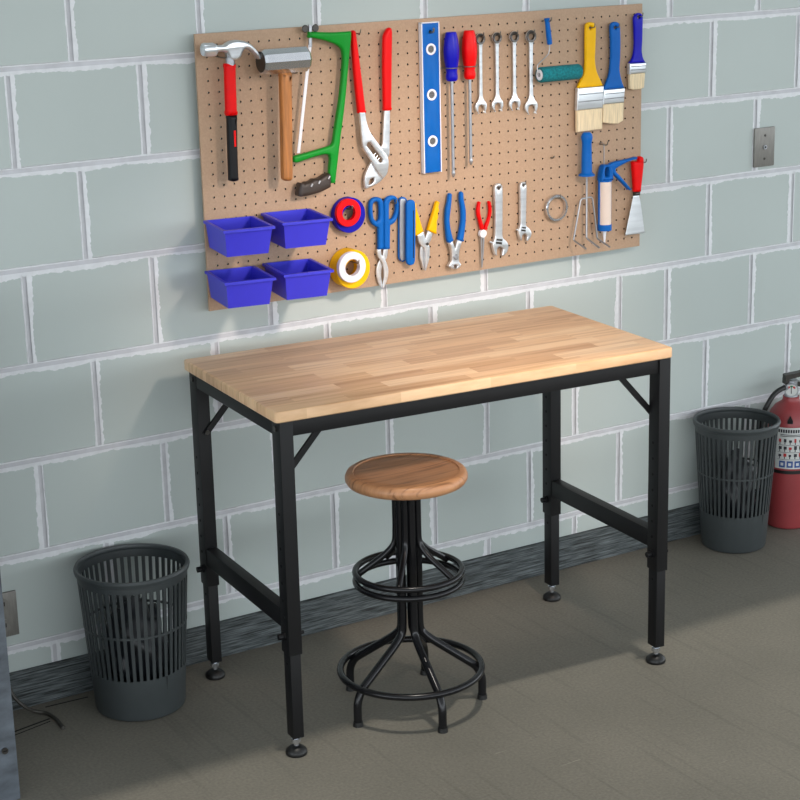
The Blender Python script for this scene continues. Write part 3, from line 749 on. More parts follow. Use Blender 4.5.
# ------------------------------------------------------------------ fire extinguisher
EX, EY, ER = 1.3050, -0.0765, 0.061
ext = thing('fire_extinguisher', 'red fire extinguisher with black hose standing behind the right waste basket', 'fire extinguisher', (EX, EY, 0))
bm = bmesh.new()
revolve(bm, [(0, 0.004), (ER - 0.008, 0.0), (ER - 0.002, 0.004), (ER, 0.012), (ER, 0.285), (ER * 0.97, 0.300), (ER * 0.86, 0.318), (ER * 0.66, 0.334), (ER * 0.42, 0.344), (ER * 0.36, 0.350), (ER * 0.36, 0.358), (0, 0.358)], (EX, EY, 0), seg=64)
obj('tank', bm, M['ext_red'], ext, label='dusty red steel tank')
bm = bmesh.new()
revolve(bm, [(ER + .0006, 0.158), (ER + .0018, 0.158), (ER + .0018, 0.167), (ER + .0006, 0.167)], (EX, EY, 0), seg=64, closed=True)
obj('strap', bm, M['black_rubber'], ext, label='black band around the tank')
va = math.atan2(-3.53057 - EY, -1.99666 - EX)      # side turned to the room
def ext_patch(bm, a0, a1, z0, z1, r, mi):
    n = max(2, int(abs(a1 - a0) / 0.06)); prev = None
    for k in range(n + 1):
        a = va + a0 + (a1 - a0) * k / n
        p = [bm.verts.new((EX + r * math.cos(a), EY + r * math.sin(a), z)) for z in (z0, z1)]
        if prev:
            f = bm.faces.new((prev[0], p[0], p[1], prev[1])); f.material_index = mi
        prev = p
bm = bmesh.new()
ext_patch(bm, -0.62, 0.85, 0.172, 0.286, ER + 0.0006, 0)
LM = [M['label_paper'], M['ink_black'], M['ink_red'], M['ink_blue']]
r2 = ER + 0.0011
for k in range(9):
    ext_patch(bm, -0.50 + k * 0.105, -0.50 + k * 0.105 + 0.075, 0.272, 0.281, r2, 1)
for z in (0.2655, 0.2615):
    ext_patch(bm, -0.40, 0.55, z, z + 0.002, r2, 1)
rr = random.Random(3)
for row, z in enumerate((0.246, 0.226, 0.206)):
    for k in range(5):
        a = -0.46 + k * 0.22
        ext_patch(bm, a, a + 0.09 + rr.random() * 0.05, z, z + 0.006 + rr.random() * 0.005, r2, 2 if (k + row) % 3 == 0 else 1)
        ext_patch(bm, a + 0.03, a + 0.07, z - 0.006, z, r2, 1)
    ext_patch(bm, -0.5, 0.6, z - 0.0085, z - 0.0075, r2, 1)
for k in range(3):
    ext_patch(bm, -0.42 + k * 0.33, -0.42 + k * 0.33 + 0.26, 0.176, 0.194, r2, 3)
    ext_patch(bm, -0.35 + k * 0.33, -0.35 + k * 0.33 + 0.12, 0.181, 0.189, r2 + 0.0004, 0)
obj('instruction_label', bm, LM, ext, label='pale instruction label with red, blue and black pictograms')
vd = Vector((math.cos(va), math.sin(va), 0))
bm = bmesh.new()
cyl(bm, (EX, EY, 0.352), (EX, EY, 0.368), 0.0185, 0.017, seg=20); cyl(bm, (EX, EY, 0.366), (EX, EY, 0.402), 0.016, seg=20)
obj('valve', bm, M['satin_steel'], ext)
bm = bmesh.new()
gc = Vector((EX, EY, 0.380)) + vd * 0.014
cyl(bm, gc, gc + vd * 0.012, 0.0185, seg=28)
ga = obj('pressure_gauge', bm, M['satin_steel'], ext, label='round pressure gauge with red and green arcs')
bm = bmesh.new()
side = Vector((-vd.y, vd.x, 0))
gf = gc + vd * 0.0123
def gpt(r, a): return gf + side * (r * math.cos(a)) + Vector((0, 0, r * math.sin(a)))
cc = [bm.verts.new(gpt(0.0155, 2 * PI * k / 28)) for k in range(28)]
bm.faces.new(cc)
def arc(a0, a1, mi):
    n = 6
    for k in range(n):
        b0, b1 = a0 + (a1 - a0) * k / n, a0 + (a1 - a0) * (k + 1) / n
        f = bm.faces.new([bm.verts.new(gpt(r, a) + vd * 0.0004) for r, a in ((0.008, b0), (0.013, b0), (0.013, b1), (0.008, b1))]); f.material_index = mi
arc(0.5, 1.15, 2); arc(1.25, 1.9, 3); arc(2.0, 2.65, 2)
f = bm.faces.new([bm.verts.new(gf + side * a + Vector((0, 0, c)) + vd * 0.0008) for a, c in ((-0.0012, -0.009), (0.0012, -0.009), (0.0007, 0.012), (-0.0007, 0.012))]); f.material_index = 1
obj('dial', bm, [M['label_paper'], M['ink_black'], M['ink_red'], M['ink_green']], ga)
hd = Vector((0.95, -0.30, 0)).normalized()
def lever(name, z0, z1, ln, w, mm):
    bm = bmesh.new()
    n = Vector((-hd.y, hd.x, 0)) * w / 2
    c0 = Vector((EX, EY, z0)) - hd * 0.022; c1 = Vector((EX, EY, z1)) + hd * ln
    q = []
    for c, dz in ((c0, -0.007), (c1, -0.004), (c1, 0.004), (c0, 0.007)):
        for s in (-1, 1): q.append(bm.verts.new(c + n * s + Vector((0, 0, dz))))
    for f in ((0, 2, 3, 1), (2, 4, 5, 3), (4, 6, 7, 5), (6, 0, 1, 7), (0, 6, 4, 2), (1, 3, 5, 7)): bm.faces.new([q[i] for i in f])
    obj(name, bm, mm, ext)
lever('carry_handle', 0.400, 0.372, 0.10, 0.022, M['dark_steel'])
lever('squeeze_lever', 0.411, 0.430, 0.11, 0.020, M['dark_steel'])
bm = bmesh.new()
tube(bm, [(EX - 0.010, EY - .004, 0.384), (EX - 0.033, EY - 0.008, 0.387), (EX - 0.070, EY - 0.012, 0.378), (EX - 0.093, EY - 0.010, 0.350), (EX - 0.100, EY + .004, 0.31), (EX - 0.090, EY + 0.018, 0.24), (EX - 0.080, EY + 0.020, 0.14)], 0.0068, seg=12)
obj('hose', bm, M['black_rubber'], ext)
bm = bmesh.new()
cyl(bm, (EX - 0.014, EY - .004, 0.3845), (EX - 0.034, EY - 0.008, 0.387), 0.0082, seg=14)
obj('hose_collar', bm, M['satin_steel'], ext)
bm = bmesh.new()
pc = Vector((EX, EY, 0)) + vd * (ER * 0.955)
f0 = Vector((0, 0, 1))
pts = [pc + vd * 0.003 + side * a + f0 * z for a, z in ((-0.007, 0.297), (0.007, 0.297), (0.007, 0.305), (0, 0.318), (-0.007, 0.305))]
fr = [bm.verts.new(q) for q in pts]; bk = [bm.verts.new(q - vd * 0.009) for q in pts]
bm.faces.new(fr); bm.faces.new(bk[::-1])
for k in range(5): bm.faces.new((fr[k], fr[(k + 1) % 5], bk[(k + 1) % 5], bk[k]))
obj('seal_tag', bm, M['black_plastic'], ext, smooth=False)

# ------------------------------------------------------------------ wall plates, cabinet, cord
def wall_plate(x0, x1, z0, z1, label, kind):
    t = thing('wall_plate', label, 'outlet plate', ((x0 + x1) / 2, 0, (z0 + z1) / 2))
    xc, zc = (x0 + x1) / 2, (z0 + z1) / 2
    bm = bmesh.new(); box(bm, x0, x1, -0.0075, -0.0012, z0, z1, bev=0.0018)
    obj('cover', bm, M['plate_steel'], t)
    for dz in ((-0.030, 0.030) if kind == 'jack' else (0.0,)):
        bm = bmesh.new(); cyl(bm, (xc, -0.0074, zc + dz), (xc, -0.0086, zc + dz), 0.0032, seg=14)
        obj('screw', bm, M['dark_steel'], t)
    if kind == 'jack':
        bm = bmesh.new(); cyl(bm, (xc, -0.0074, zc), (xc, -0.011, zc), 0.0055, seg=16); cyl(bm, (xc, -0.011, zc), (xc, -0.0112, zc), 0.0028, seg=12, mi=1)
        obj('jack', bm, [M['satin_steel'], M['hole']], t)
    else:
        for dz in (-0.024, 0.024):
            bm = bmesh.new(); cyl(bm, (xc, -0.0074, zc + dz), (xc, -0.0090, zc + dz), 0.016, seg=24)
            for s in (-1, 1): box(bm, xc + s * 0.006 - 0.001, xc + s * 0.006 + 0.001, -0.0094, -0.0088, zc + dz - 0.003, zc + dz + 0.006, mi=1)
            obj('socket', bm, [M['plate_steel'], M['hole']], t)
wall_plate(1.2135, 1.2820, 0.9675, 1.0685, 'grey metal wall plate with a centre jack, mounted right of the pegboard', 'jack')
wall_plate(-0.903, -0.834, 0.170, 0.270, 'grey metal outlet plate low on the wall beside the blue-grey cabinet', 'socket')

cx1, cy0 = -0.989, -0.40
cab = thing('steel_cabinet', 'blue-grey steel cabinet cut off by the left edge of the picture', 'cabinet', (cx1 - 0.2, -0.24, 0))
bm = bmesh.new(); box(bm, cx1 - 0.42, cx1, cy0, -0.06, 0.0, 0.95, bev=0.004)
obj('body', bm, M['cabinet'], cab)
for z in (0.110, 0.30, 0.50, 0.72):
    bm = bmesh.new(); cyl(bm, (cx1 - 0.024, cy0 + .001, z), (cx1 - 0.024, cy0 - 0.003, z), 0.0065, seg=18); box(bm, cx1 - 0.028, cx1 - 0.020, cy0 - 0.0034, cy0 - 0.0028, z - 0.001, z + 0.001, mi=1)
    obj('screw', bm, [M['dark_steel'], M['hole']], cab)
bm = bmesh.new(); box(bm, cx1 - 0.36, cx1 - 0.001, cy0 - 0.002, cy0 + 0.002, 0.575, 0.60)
obj('trim_strip', bm, M['yellow'], cab, label='yellow trim strip')
bm = bmesh.new()
tube(bm, [(-0.950, -0.06, 0.125), (-0.905, -0.05, 0.105), (-0.884, -0.05, 0.083), (-0.876, -0.058, 0.056), (-0.857, -0.066, 0.030), (-0.832, -0.060, 0.010), (-0.812, -0.070, 0.0045), (-0.805, -0.112, 0.0045), (-0.808, -0.160, 0.0045)], 0.0040, seg=10)
tag(obj('power_cord', bm, M['cord'], loc=(-0.85, -0.1, 0)), 'thin dark brown cord curling over the floor beside the steel cabinet', 'cord')

# ------------------------------------------------------------------ pegboard
PX0, PX1, PZ0, PZ1 = -0.3575, 0.8240, 0.814, 1.4035
YF, YB = -0.028, -0.0225         # front and back face of the board
peg = thing('pegboard', 'large brown perforated hardboard panel mounted on the block wall above the bench', 'pegboard', ((PX0 + PX1) / 2, YB, PZ0))
NX, NZ = 47, 23
pitch = (PX1 - PX0) / 48.0
mz = (PZ1 - PZ0 - (NZ - 1) * pitch) / 2
bm = bmesh.new()
hr = 0.0023
cells_x = [PX0 + pitch * (i + 0.5) for i in range(NX + 1)]
cells_z = [PZ0 + mz + pitch * (j - 0.5) for j in range(NZ + 1)]
cache = {}
def gv(x, z, y):
    k = (round(x, 5), round(z, 5), round(y, 5))
    if k not in cache: cache[k] = bm.verts.new((x, y, z))
    return cache[k]
for i in range(NX):
    for j in range(NZ):
        x0, x1, z0, z1 = cells_x[i], cells_x[i + 1], cells_z[j], cells_z[j + 1]
        xc, zc = (x0 + x1) / 2, (z0 + z1) / 2
        outer = [(x0, z0), (xc, z0), (x1, z0), (x1, zc), (x1, z1), (xc, z1), (x0, z1), (x0, zc)]
        ringF, ringB = [], []
        for k in range(8):
            a = math.radians(225 + 45 * k)
            ringF.append(bm.verts.new((xc + hr * math.cos(a), YF, zc + hr * math.sin(a))))
            ringB.append(bm.verts.new((xc + hr * math.cos(a), YB, zc + hr * math.sin(a))))
        for k in range(8):
            k2 = (k + 1) % 8
            for yy, rg in ((YF, ringF), (YB, ringB)):
                a, c = outer[k], outer[k2]
                bm.faces.new((gv(*a, yy), gv(*c, yy), rg[k2], rg[k]))
            f = bm.faces.new((ringF[k], ringF[k2], ringB[k2], ringB[k])); f.material_index = 1
# margins
mx0, mx1, mz0, mz1 = cells_x[0], cells_x[-1], cells_z[0], cells_z[-1]
for yy in (YF, YB):
    for (a, b2, c, d) in ((PX0, PX1, PZ0, mz0), (PX0, PX1, mz1, PZ1), (PX0, mx0, mz0, mz1), (mx1, PX1, mz0, mz1)):
        bm.faces.new([bm.verts.new(q) for q in ((a, yy, c), (b2, yy, c), (b2, yy, d), (a, yy, d))])
for (a, b2) in (((PX0, PZ0), (PX1, PZ0)), ((PX1, PZ0), (PX1, PZ1)), ((PX1, PZ1), (PX0, PZ1)), ((PX0, PZ1), (PX0, PZ0))):
    bm.faces.new([bm.verts.new(q) for q in ((a[0], YF, a[1]), (b2[0], YF, b2[1]), (b2[0], YB, b2[1]), (a[0], YB, a[1]))])
me = bpy.data.meshes.new('panel'); bm.to_mesh(me); bm.free()
to_obj('panel', me, [M['hardboard'], M['hole']], peg, smooth=False)
for xx in (PX0 + 0.10, (PX0 + PX1) / 2 + 0.09, PX1 - 0.10):
    for zz in (PZ0 + 0.06, PZ1 - 0.06):
        bm = bmesh.new(); cyl(bm, (xx, YB, zz), (xx, -0.001, zz), 0.010, seg=14)
        obj('spacer', bm, M['dark_steel'], peg)

# peg hooks --------------------------------------------------------
def hole_near(x, z):
    i = min(range(NX), key=lambda k: abs((cells_x[k] + cells_x[k + 1]) / 2 - x))
    j = min(range(NZ), key=lambda k: abs((cells_z[k] + cells_z[k + 1]) / 2 - z))
    return (cells_x[i] + cells_x[i + 1]) / 2, (cells_z[j] + cells_z[j + 1]) / 2
def hook(x, z, ln, label, tip=0.010, r=0.0013, snap=False, mm=None):
    if snap: x, z = hole_near(x, z)
    bm = bmesh.new()
    tube(bm, [(x, YB + 0.004, z), (x, YF - 0.002, z), (x, YF - ln * 0.6, z), (x, YF - ln + 0.003, z + 0.001), (x, YF - ln, z + 0.004), (x, YF - ln - 0.001, z + tip)], r, seg=8, n=3)
    tag(obj('peg_hook', bm, mm or M['dark_steel'], loc=(x, YF, z)), label, 'hook', 'steel hooks in the pegboard')
M['hook'] = mat('zinc_hook', (0.50, 0.49, 0.46), 0.4, 0.7)
YT = -0.0310         # back of the flat tools, just off the board

# ---- open-top parts bins
def storage_bin(name_obj_loc, label, mesh_src=None):
    pass
def bin_parts(bx, bz):
    w, dpt, h = 0.1070, 0.139, 0.059
    y0 = -0.033
    bm = bmesh.new()
    def loop(iw, idf, idb, z, ins=0.0):
        return [bm.verts.new(q) for q in ((bx - w/2 + iw + ins, y0 - idb - ins, z), (bx + w/2 - iw - ins, y0 - idb - ins, z), (bx + w/2 - iw - ins, y0 - dpt + idf + ins, z), (bx - w/2 + iw + ins, y0 - dpt + idf + ins, z))]
    th = 0.0022
    Lo = [loop(0.008, 0.016, 0.001, bz - h), loop(0.002, 0.003, 0.0, bz - 0.005)]
    Li = [loop(0.002, 0.003, 0.0, bz - 0.003, th), loop(0.008, 0.016, 0.001, bz - h + th, th)]
    lip = [loop(0.002, 0.003, 0.0, bz - 0.0055), loop(-0.003, -0.003, -0.0, bz - 0.0055), loop(-0.003, -0.003, -0.0, bz), loop(0.002, 0.003, 0.0, bz, th)]
    def strip(A, B):
        for k in range(4): bm.faces.new((A[k], A[(k + 1) % 4], B[(k + 1) % 4], B[k]))
    strip(Lo[0], Lo[1]); strip(lip[0], lip[1]); strip(lip[1], lip[2]); strip(lip[2], lip[3]); strip(lip[3], Li[0]); strip(Li[0], Li[1]); strip(Lo[1], lip[0])
    bm.faces.new(Lo[0][::-1]); bm.faces.new(Li[1])
    bmesh.ops.remove_doubles(bm, verts=bm.verts[:], dist=1e-5)
    return bm
BINS = [(-0.308, 1.014, 'violet-blue open plastic bin, upper left of the four on the pegboard'),
        (-0.170, 1.015, 'violet-blue open plastic bin, upper right of the four, next to the blue tape roll'),
        (-0.311, 0.905, 'violet-blue open plastic bin, lower left of the four, near the board corner'),
        (-0.172, 0.904, 'violet-blue open plastic bin, lower right of the four, beside the yellow tape roll')]
bin_src = None
for bx, bz, lab in BINS:
    if bin_src is None:
        bin_src = obj('storage_bin', bin_parts(bx, bz), M['bin_blue'], loc=(bx, -0.033, bz), angle=25)
        o = bin_src
    else:
        o = bin_src.copy(); col.objects.link(o); o.location = (bx, -0.033, bz)
    o.rotation_euler = (0, 0, -0.15)
    o.location.y -= 0.009
    tag(o, lab, 'storage bin', 'violet-blue bins hung on the pegboard')

# ---- claw hammer
h_ = O['hammer_sleeve']
t = thing('claw_hammer', 'steel claw hammer with red and black handle at the left of the pegboard', 'hammer', (-0.30, -0.05, 1.38))
bm = plate([(q[0] + 0.004, q[1] + 0.001) for q in O['hammer_head']], -0.050, 0.022, 0.006, res=3)
f_ = O['hammer_face']
zc_ = (f_[0][1] + f_[1][1]) / 2; rh = abs(f_[0][1] - f_[1][1]) / 2
xl = O['hammer_head'][0][0]
revolve(bm, [(0, -0.002), (rh * 0.86, -0.002), (rh, 0.002), (rh, 0.020), (rh * 0.92, 0.024), (rh * 0.55, 0.030), (0, 0.034)], (xl + 0.006, -0.061, zc_ + .001), (1, 0, 0), seg=28)
obj('head', bm, M['bright_steel'], t)
bm = plate(O['hammer_sleeve'], -0.050, 0.022, 0.009, res=4); hs = obj('handle', bm, M['red'], t, label='red upper handle')
bm = plate(O['hammer_grip'], -0.051, 0.020, 0.008, res=4); gp = obj('grip', bm, M['black_plastic'], t, label='black rubber grip')
bm = plate(O['hammer_inlay'], -0.0704, 0.0016, 0.0004); obj('inlay', bm, M['red'], gp, label='small red inlay')
nk = O['hammer_face']
bm = bmesh.new(); cyl(bm, (nk[4][0], -0.061, nk[4][1] - .004), (nk[4][0], -0.061, nk[4][1] + 0.022), 0.010, seg=18); obj('collar', bm, M['satin_steel'], t)
hook(nk[4][0] - 0.016, nk[4][1] + 0.014, 0.05, 'steel peg hook under the head of the claw hammer', mm=M['hook'])

# ---- sledge hammer with octagonal head
s_ = O['sledge_head']; q_ = O['sledge_handle']
t = thing('sledge_hammer', 'short wooden-handled hammer with shiny barrel-shaped steel head beside the hacksaw', 'hammer', (-0.17, -0.07, 1.36))
bm = bmesh.new()
hz = 1.3405; hx0, hx1 = -0.2295, -0.1195; R_ = 0.0275
revolve(bm, [(0, 0.0), (R_ * 0.84, 0.0), (R_, 0.005), (R_, hx1 - hx0 - 0.005), (R_ * 0.84, hx1 - hx0), (0, hx1 - hx0)], (hx0, -0.072, hz), (1, 0, 0), seg=10)
obj('head', bm, M['chrome'], t, smooth=False)
bm = bmesh.new(); cyl(bm, (hx0 - 0.0006, -0.072, hz), (hx0 + 0.001, -0.072, hz), R_ * 0.80, seg=24)
obj('striking_face', bm, M['dark_steel'], t, label='dark striking face')
bm = plate(q_, -0.060, 0.024, 0.009, res=4, corner=1.4); obj('handle', bm, M['hammer_wood'], t, label='brown wooden handle')
hook((hx0 + hx1) / 2 + 0.028, hz - R_ - 0.002, 0.050, 'steel peg hook under the shiny barrel hammer head', mm=M['hook'])

# ---- hacksaw
t = thing('hacksaw', 'green-framed hacksaw with white blade and dark pistol grip', 'saw', (-0.03, -0.045, 1.38))
fr_ = obj('frame', plate(O['saw_frame'], -0.040, 0.016, 0.005, corner=0.8, res=3), M['green'], t, label='green enamelled frame')
obj('grip', plate(O['saw_grip'], -0.036, 0.026, 0.008, res=3), M['brown_plastic'], t, label='dark brown ribbed grip')
gx = O['saw_grip']
bm = bmesh.new()
for k in (3, 6, 9):
    a_ = gx[k]; cyl(bm, (a_[0] + .002, -0.0625, a_[1] - 0.010), (a_[0] + .006, -0.0625, a_[1] - 0.004), 0.0022, seg=8)
obj('grip_studs', bm, M['satin_steel'], t)
obj('blade', plate(O['saw_blade'], -0.0475, 0.0022, 0.0004, smooth=False), M['white_plastic'], t, label='white saw blade')
sb = O['saw_bolt']
bm = bmesh.new(); cyl(bm, (sb[0][0], -0.048, sb[0][1]), (sb[1][0], -0.048, sb[1][1]), 0.0042, seg=12)
obj('tension_bolt', bm, M['satin_steel'], t)
bm = bmesh.new()
for s in (-1, 1):
    revolve(bm, [(0, -.002), (.007, -.002), (.0085, 0), (.007, .002), (0, .002)], (sb[0][0] + s * 0.0125, -0.048, sb[2][1] - .001), (0, 1, 0), seg=14)
obj('wing_nut', bm, M['dark_steel'], t)
hook(0.02, 1.383, 0.035, 'steel peg hook holding the green hacksaw frame', mm=M['hook'])

# ---- big slip-joint pliers
t = thing('slip_joint_pliers', 'large slip-joint pliers with long red handles between hacksaw and level', 'pliers', (0.08, -0.04, 1.3))
for nm in ('left', 'right'):
    obj('grip', plate(O['plier_%s_grip' % nm], -0.036, 0.016, 0.0065, res=4), M['red'], t, label='red dipped handle')
obj('jaw_arm', plate(O['plier_left_steel'], -0.044, 0.007, 0.0015, holes=[O['plier_slot']]), M['bright_steel'], t)
obj('jaw_arm', plate(O['plier_right_steel'], -0.0365, 0.007, 0.0015), M['bright_steel'], t)
jw = obj('jaw', plate(O['plier_jaw'], -0.0365, 0.0085, 0.0015, holes=[O['plier_jaw_hole']]), M['bright_steel'], t)
sl = O['plier_slot']
bm = bmesh.new()
for k in range(3):
    c_ = Vector((sl[0][0] * 0.30 + sl[5][0] * 0.70, 0, sl[0][1] * 0.30 + sl[5][1] * 0.70)); c_ = c_ + Vector((0.0045, 0, -0.006)) * (k - 1)
    cyl(bm, (c_.x - 0.003, -0.0448, c_.z - 0.003), (c_.x + 0.003, -0.0448, c_.z + 0.003), 0.0014, seg=8)
obj('groove_teeth', bm, M['satin_steel'], t)

# ---- spirit level
lv = O['level']; lc = O['level_c']
t = thing('spirit_level', 'blue spirit level with three round vials hanging upright on the pegboard', 'level', (0.208, -0.045, 1.39))
xs0, xs1 = 0.1905, 0.2335; zt_, zb_ = 1.394, 1.0605
ly0, ly1 = -0.0315, -0.0425
vents = [(0.2080 + (lc[k][0] - 0.2080) * 0.4, lc[k][1]) for k in range(4)]
holes = [circle((0.2120, v[1]), 0.0105, 24) for v in vents[:3]] + [circle((0.2120, vents[3][1]), 0.004, 16)]
lvb = obj('body', plate([(xs0, zb_), (xs1, zb_), (xs1, zt_), (xs0, zt_)], ly0, ly0 - ly1, 0.0008, holes=holes, smooth=False), M['blue'], t)
bm = bmesh.new()
for x_ in (xs0 - 0.0022, xs1):
    box(bm, x_, x_ + 0.0022, ly1 - 0.0006, ly0 + 0.0006, zb_ - 0.001, zt_ + 0.0015)
box(bm, xs0 - 0.0022, xs1 + 0.0022, ly1 - 0.0006, ly0 + 0.0006, zt_, zt_ + 0.002)
obj('edge_rail', bm, M['white_plastic'], t, label='pale machined edges')
for v in vents[:3]:
    bm = bmesh.new()
    revolve(bm, [(0.0082, 0.0005), (0.0082, -0.0125), (0.0128, -0.0125), (0.0128, -0.0114), (0.0104, -0.0112), (0.0104, 0.0005)], (0.2120, ly0 + 0.000, v[1]), (0, 1, 0), seg=28, closed=True)
    vr = obj('vial', bm, M['white_plastic'], t, label='white-ringed round vial')
    bm = bmesh.new(); cyl(bm, (0.2120, ly0 - .001, v[1]), (0.2120, ly0 - 0.0100, v[1]), 0.0081, seg=24)
    for s in (-1, 1): box(bm, 0.2120 - 0.0066, 0.2120 + 0.0066, ly0 - 0.0104, ly0 - 0.0100, v[1] + s * 0.0025 - 0.0003, v[1] + s * 0.0025 + 0.0003, mi=1)
    obj('vial_glass', bm, [mat('grey_vial', (0.42, 0.42, 0.42), 0.2), M['black_plastic']], vr)
hook(0.2120, vents[3][1] - 0.001, 0.028, 'brown-grey peg hook through the top hole of the blue level', mm=M['hook'], r=0.0024)

# ---- screwdrivers
def screwdriver(key, mm, label, scale=1.0):
    k = O[key]
    x = (k[0][0] + k[1][0] + k[2][0]) / 3
    ztop, zmid, zend, ztip = k[0][1], k[6][1], k[2][1], k[4][1]
    yc = -0.050
    t = thing('screwdriver', label, 'screwdriver', (x, yc, ztop), 'screwdrivers on the pegboard')
    hl = ztop - zend
    bm = bmesh.new()
    prof = [(0, 0), (.0112, 0), (.0125, .003), (.0155, hl * .16), (.0178, hl * .36), (.0168, hl * .56), (.0130, hl * .76), (.0122, hl * .82), (.0138, hl * .90), (.0132, hl * .97), (.0105, hl), (0, hl)]
    revolve(bm, prof, (x, yc, ztop), (0, 0, -1), seg=36)
    for v in bm.verts:        # fluted grip
        d = Vector((v.co.x - x, v.co.y - yc)); r = d.length
        hgt = (ztop - v.co.z) / hl
        if r > 0.004 and 0.1 < hgt < 0.72:
            s = 1 - 0.07 * max(0, math.cos(6 * math.atan2(d.y, d.x)))
            v.co.x = x + d.x * s; v.co.y = yc + d.y * s
    obj('handle', bm, mm, t)
    bm = bmesh.new()
    cyl(bm, (x, yc, zend + .002), (x, yc, ztip + 0.014), 0.0036, seg=14)
    revolve(bm, [(0.0036, 0), (.0046, .004), (.0040, .009), (0.0014, .0145), (0, .0146)], (x, yc, ztip + 0.0142), (0, 0, -1), seg=12)
    obj('shaft', bm, M['satin_steel'], t)
    return x, yc, zmid
xa, ya, za = screwdriver('sd_blue', M['navy'], 'screwdriver with a deep blue handle beside the spirit level')
xb, yb, zb2 = screwdriver('sd_red', M['red'], 'screwdriver with a bright red handle beside the combination wrenches')
hk = O['sd_holder']
bm = bmesh.new()
zr_ = (za + zb2) / 2 + 0.006
for x_ in (xa, xb): ring_bm(bm, (x_, -0.050, zr_), 0.0150, 0.0012, (0, 0, 1), 28, 8)
tube(bm, [(xa - 0.025, -0.037, zr_), (xb + 0.030, -0.037, zr_)], 0.0014, smooth=False)
for x_ in (xa - 0.0245, (xa + xb) / 2, xb + 0.0295): tube(bm, [(x_, YB + .004, zr_), (x_, -0.037, zr_)], 0.0013, smooth=False)
tag(obj('tool_holder', bm, M['hook'], loc=(xa, YF, zr_)), 'thin wire holder looped around the blue and red screwdrivers', 'tool holder')

# ---- combination wrenches
M['ring_steel'] = mat('ratchet_steel', (0.36, 0.35, 0.34), 0.35, 0.9)
WL = ['leftmost of the four combination wrenches, next to the red screwdriver', 'second from the left of the four hanging combination wrenches',
      'third from the left of the four hanging combination wrenches', 'rightmost and largest of the four combination wrenches, near the teal roller']
def wrench_bm(Lc, rr, rj):
    """ring centre at origin, open jaw centre at (0, -Lc)"""
    t_ = 0.0052
    a = 0.45
    neck = rr * 0.42
    pts = []
    for k in range(17):
        th = math.radians(-58 + (296) * k / 16); pts.append((rr * math.cos(th), rr * math.sin(th)))
    pts += [(-neck * .9, -rr * 1.35), (-neck * .78, -Lc * 0.5), (-neck * .9, -Lc + rj * 1.45)]
    for k in range(7):
        th = math.radians(125 + 112 * k / 6); pts.append((rj * math.cos(th), -Lc + rj * math.sin(th)))
    pts += [(-rj * 0.42, -Lc - rj * 1.02), (-rj * 0.52, -Lc - rj * 0.35), (-rj * 0.40, -Lc + rj * 0.12), (rj * 0.05, -Lc + rj * 0.30), (rj * 0.46, -Lc + rj * 0.05), (rj * 0.55, -Lc - rj * 0.40), (rj * 0.66, -Lc - rj * 0.82)]
    for k in range(7):
        th = math.radians(-52 + 107 * k / 6); pts.append((rj * math.cos(th), -Lc + rj * math.sin(th)))
    pts += [(neck * .9, -Lc + rj * 1.45), (neck * .78, -Lc * 0.5), (neck * .9, -rr * 1.35)]
    bm = plate(pts, 0.0, t_, 0.0014, holes=[circle((0, 0), rr * 0.60, 12)], corner=0.75)
    return bm
for i in range(4):
    k = O['wrench%d' % i]
    (rx, rz), (jx, jz), (ex, ez) = k
    Lc = math.hypot(jx - rx, jz - rz)
    rr_ = 0.0128 if i < 3 else 0.0142; rj_ = 0.0158 if i < 3 else 0.0178
    t = thing('combination_wrench', 'shiny combination wrench, ' + WL[i], 'wrench', (rx, -0.036, rz), 'combination wrenches on the pegboard')
    bm = wrench_bm(Lc, rr_, rj_)
    for v in bm.verts: v.co += Vector((rx, -0.0355, rz))
    obj('body', bm, M['bright_steel'], t)
    bm = bmesh.new()
    revolve(bm, [(rr_ * .58, .0012), (rr_ * .58, -.0062), (rr_ * .66, -.0068), (rr_ * .92, -.0068), (rr_ * .98, -.0055), (rr_ * .98, .0012)], (rx, -0.0355, rz), (0, 1, 0), seg=28, closed=True)
    obj('ring_end', bm, M['ring_steel'], t, label='dark ratchet ring')
    hook(rx + 0.002, rz + rr_ * 0.42, 0.022, 'steel peg hook carrying the ' + ['leftmost', 'second', 'third', 'rightmost'][i] + ' hanging combination wrench', mm=M['hook'])

# ---- mini roller
k = O['roller']
t = thing('paint_roller', 'mini paint roller with teal nap sleeve and short blue handle', 'paint roller', (k[0][0], -0.05, k[0][1]))
bm = bmesh.new()
tube(bm, [(k[0][0], -0.046, k[0][1]), ((k[0][0] + k[1][0]) / 2, -0.046, (k[0][1] + k[1][1]) / 2), (k[1][0], -0.046, k[1][1])], [0.0068, 0.0058, 0.0062, 0.0064, 0.0060], seg=16, n=6)
obj('handle', bm, M['blue'], t)
zr = (k[5][1] + k[6][1]) / 2
xl_, xr_ = k[5][0] - 0.002, k[6][0] - 0.001
bm = bmesh.new()
tube(bm, [(k[1][0], -0.046, k[1][1] + .002), (k[4][0] + 0.002, -0.046, k[4][1]), (k[3][0] + .004, -0.048, k[3][1] + 0.010), (xl_ - 0.004, -0.050, zr + 0.006), (xl_ - 0.004, -0.052, zr), (xl_ + 0.004, -0.052, zr)], 0.0013, seg=8)
obj('wire_arm', bm, M['satin_steel'], t)
bm = bmesh.new()
revolve(bm, [(0.006, 0), (.0165, 0), (.0178, .003), (.0178, xr_ - xl_ - .003), (.0165, xr_ - xl_), (0, xr_ - xl_)], (xl_, -0.052, zr), (1, 0, 0), seg=30)
sl = obj('sleeve', bm, M['teal'], t, label='fuzzy teal roller sleeve')
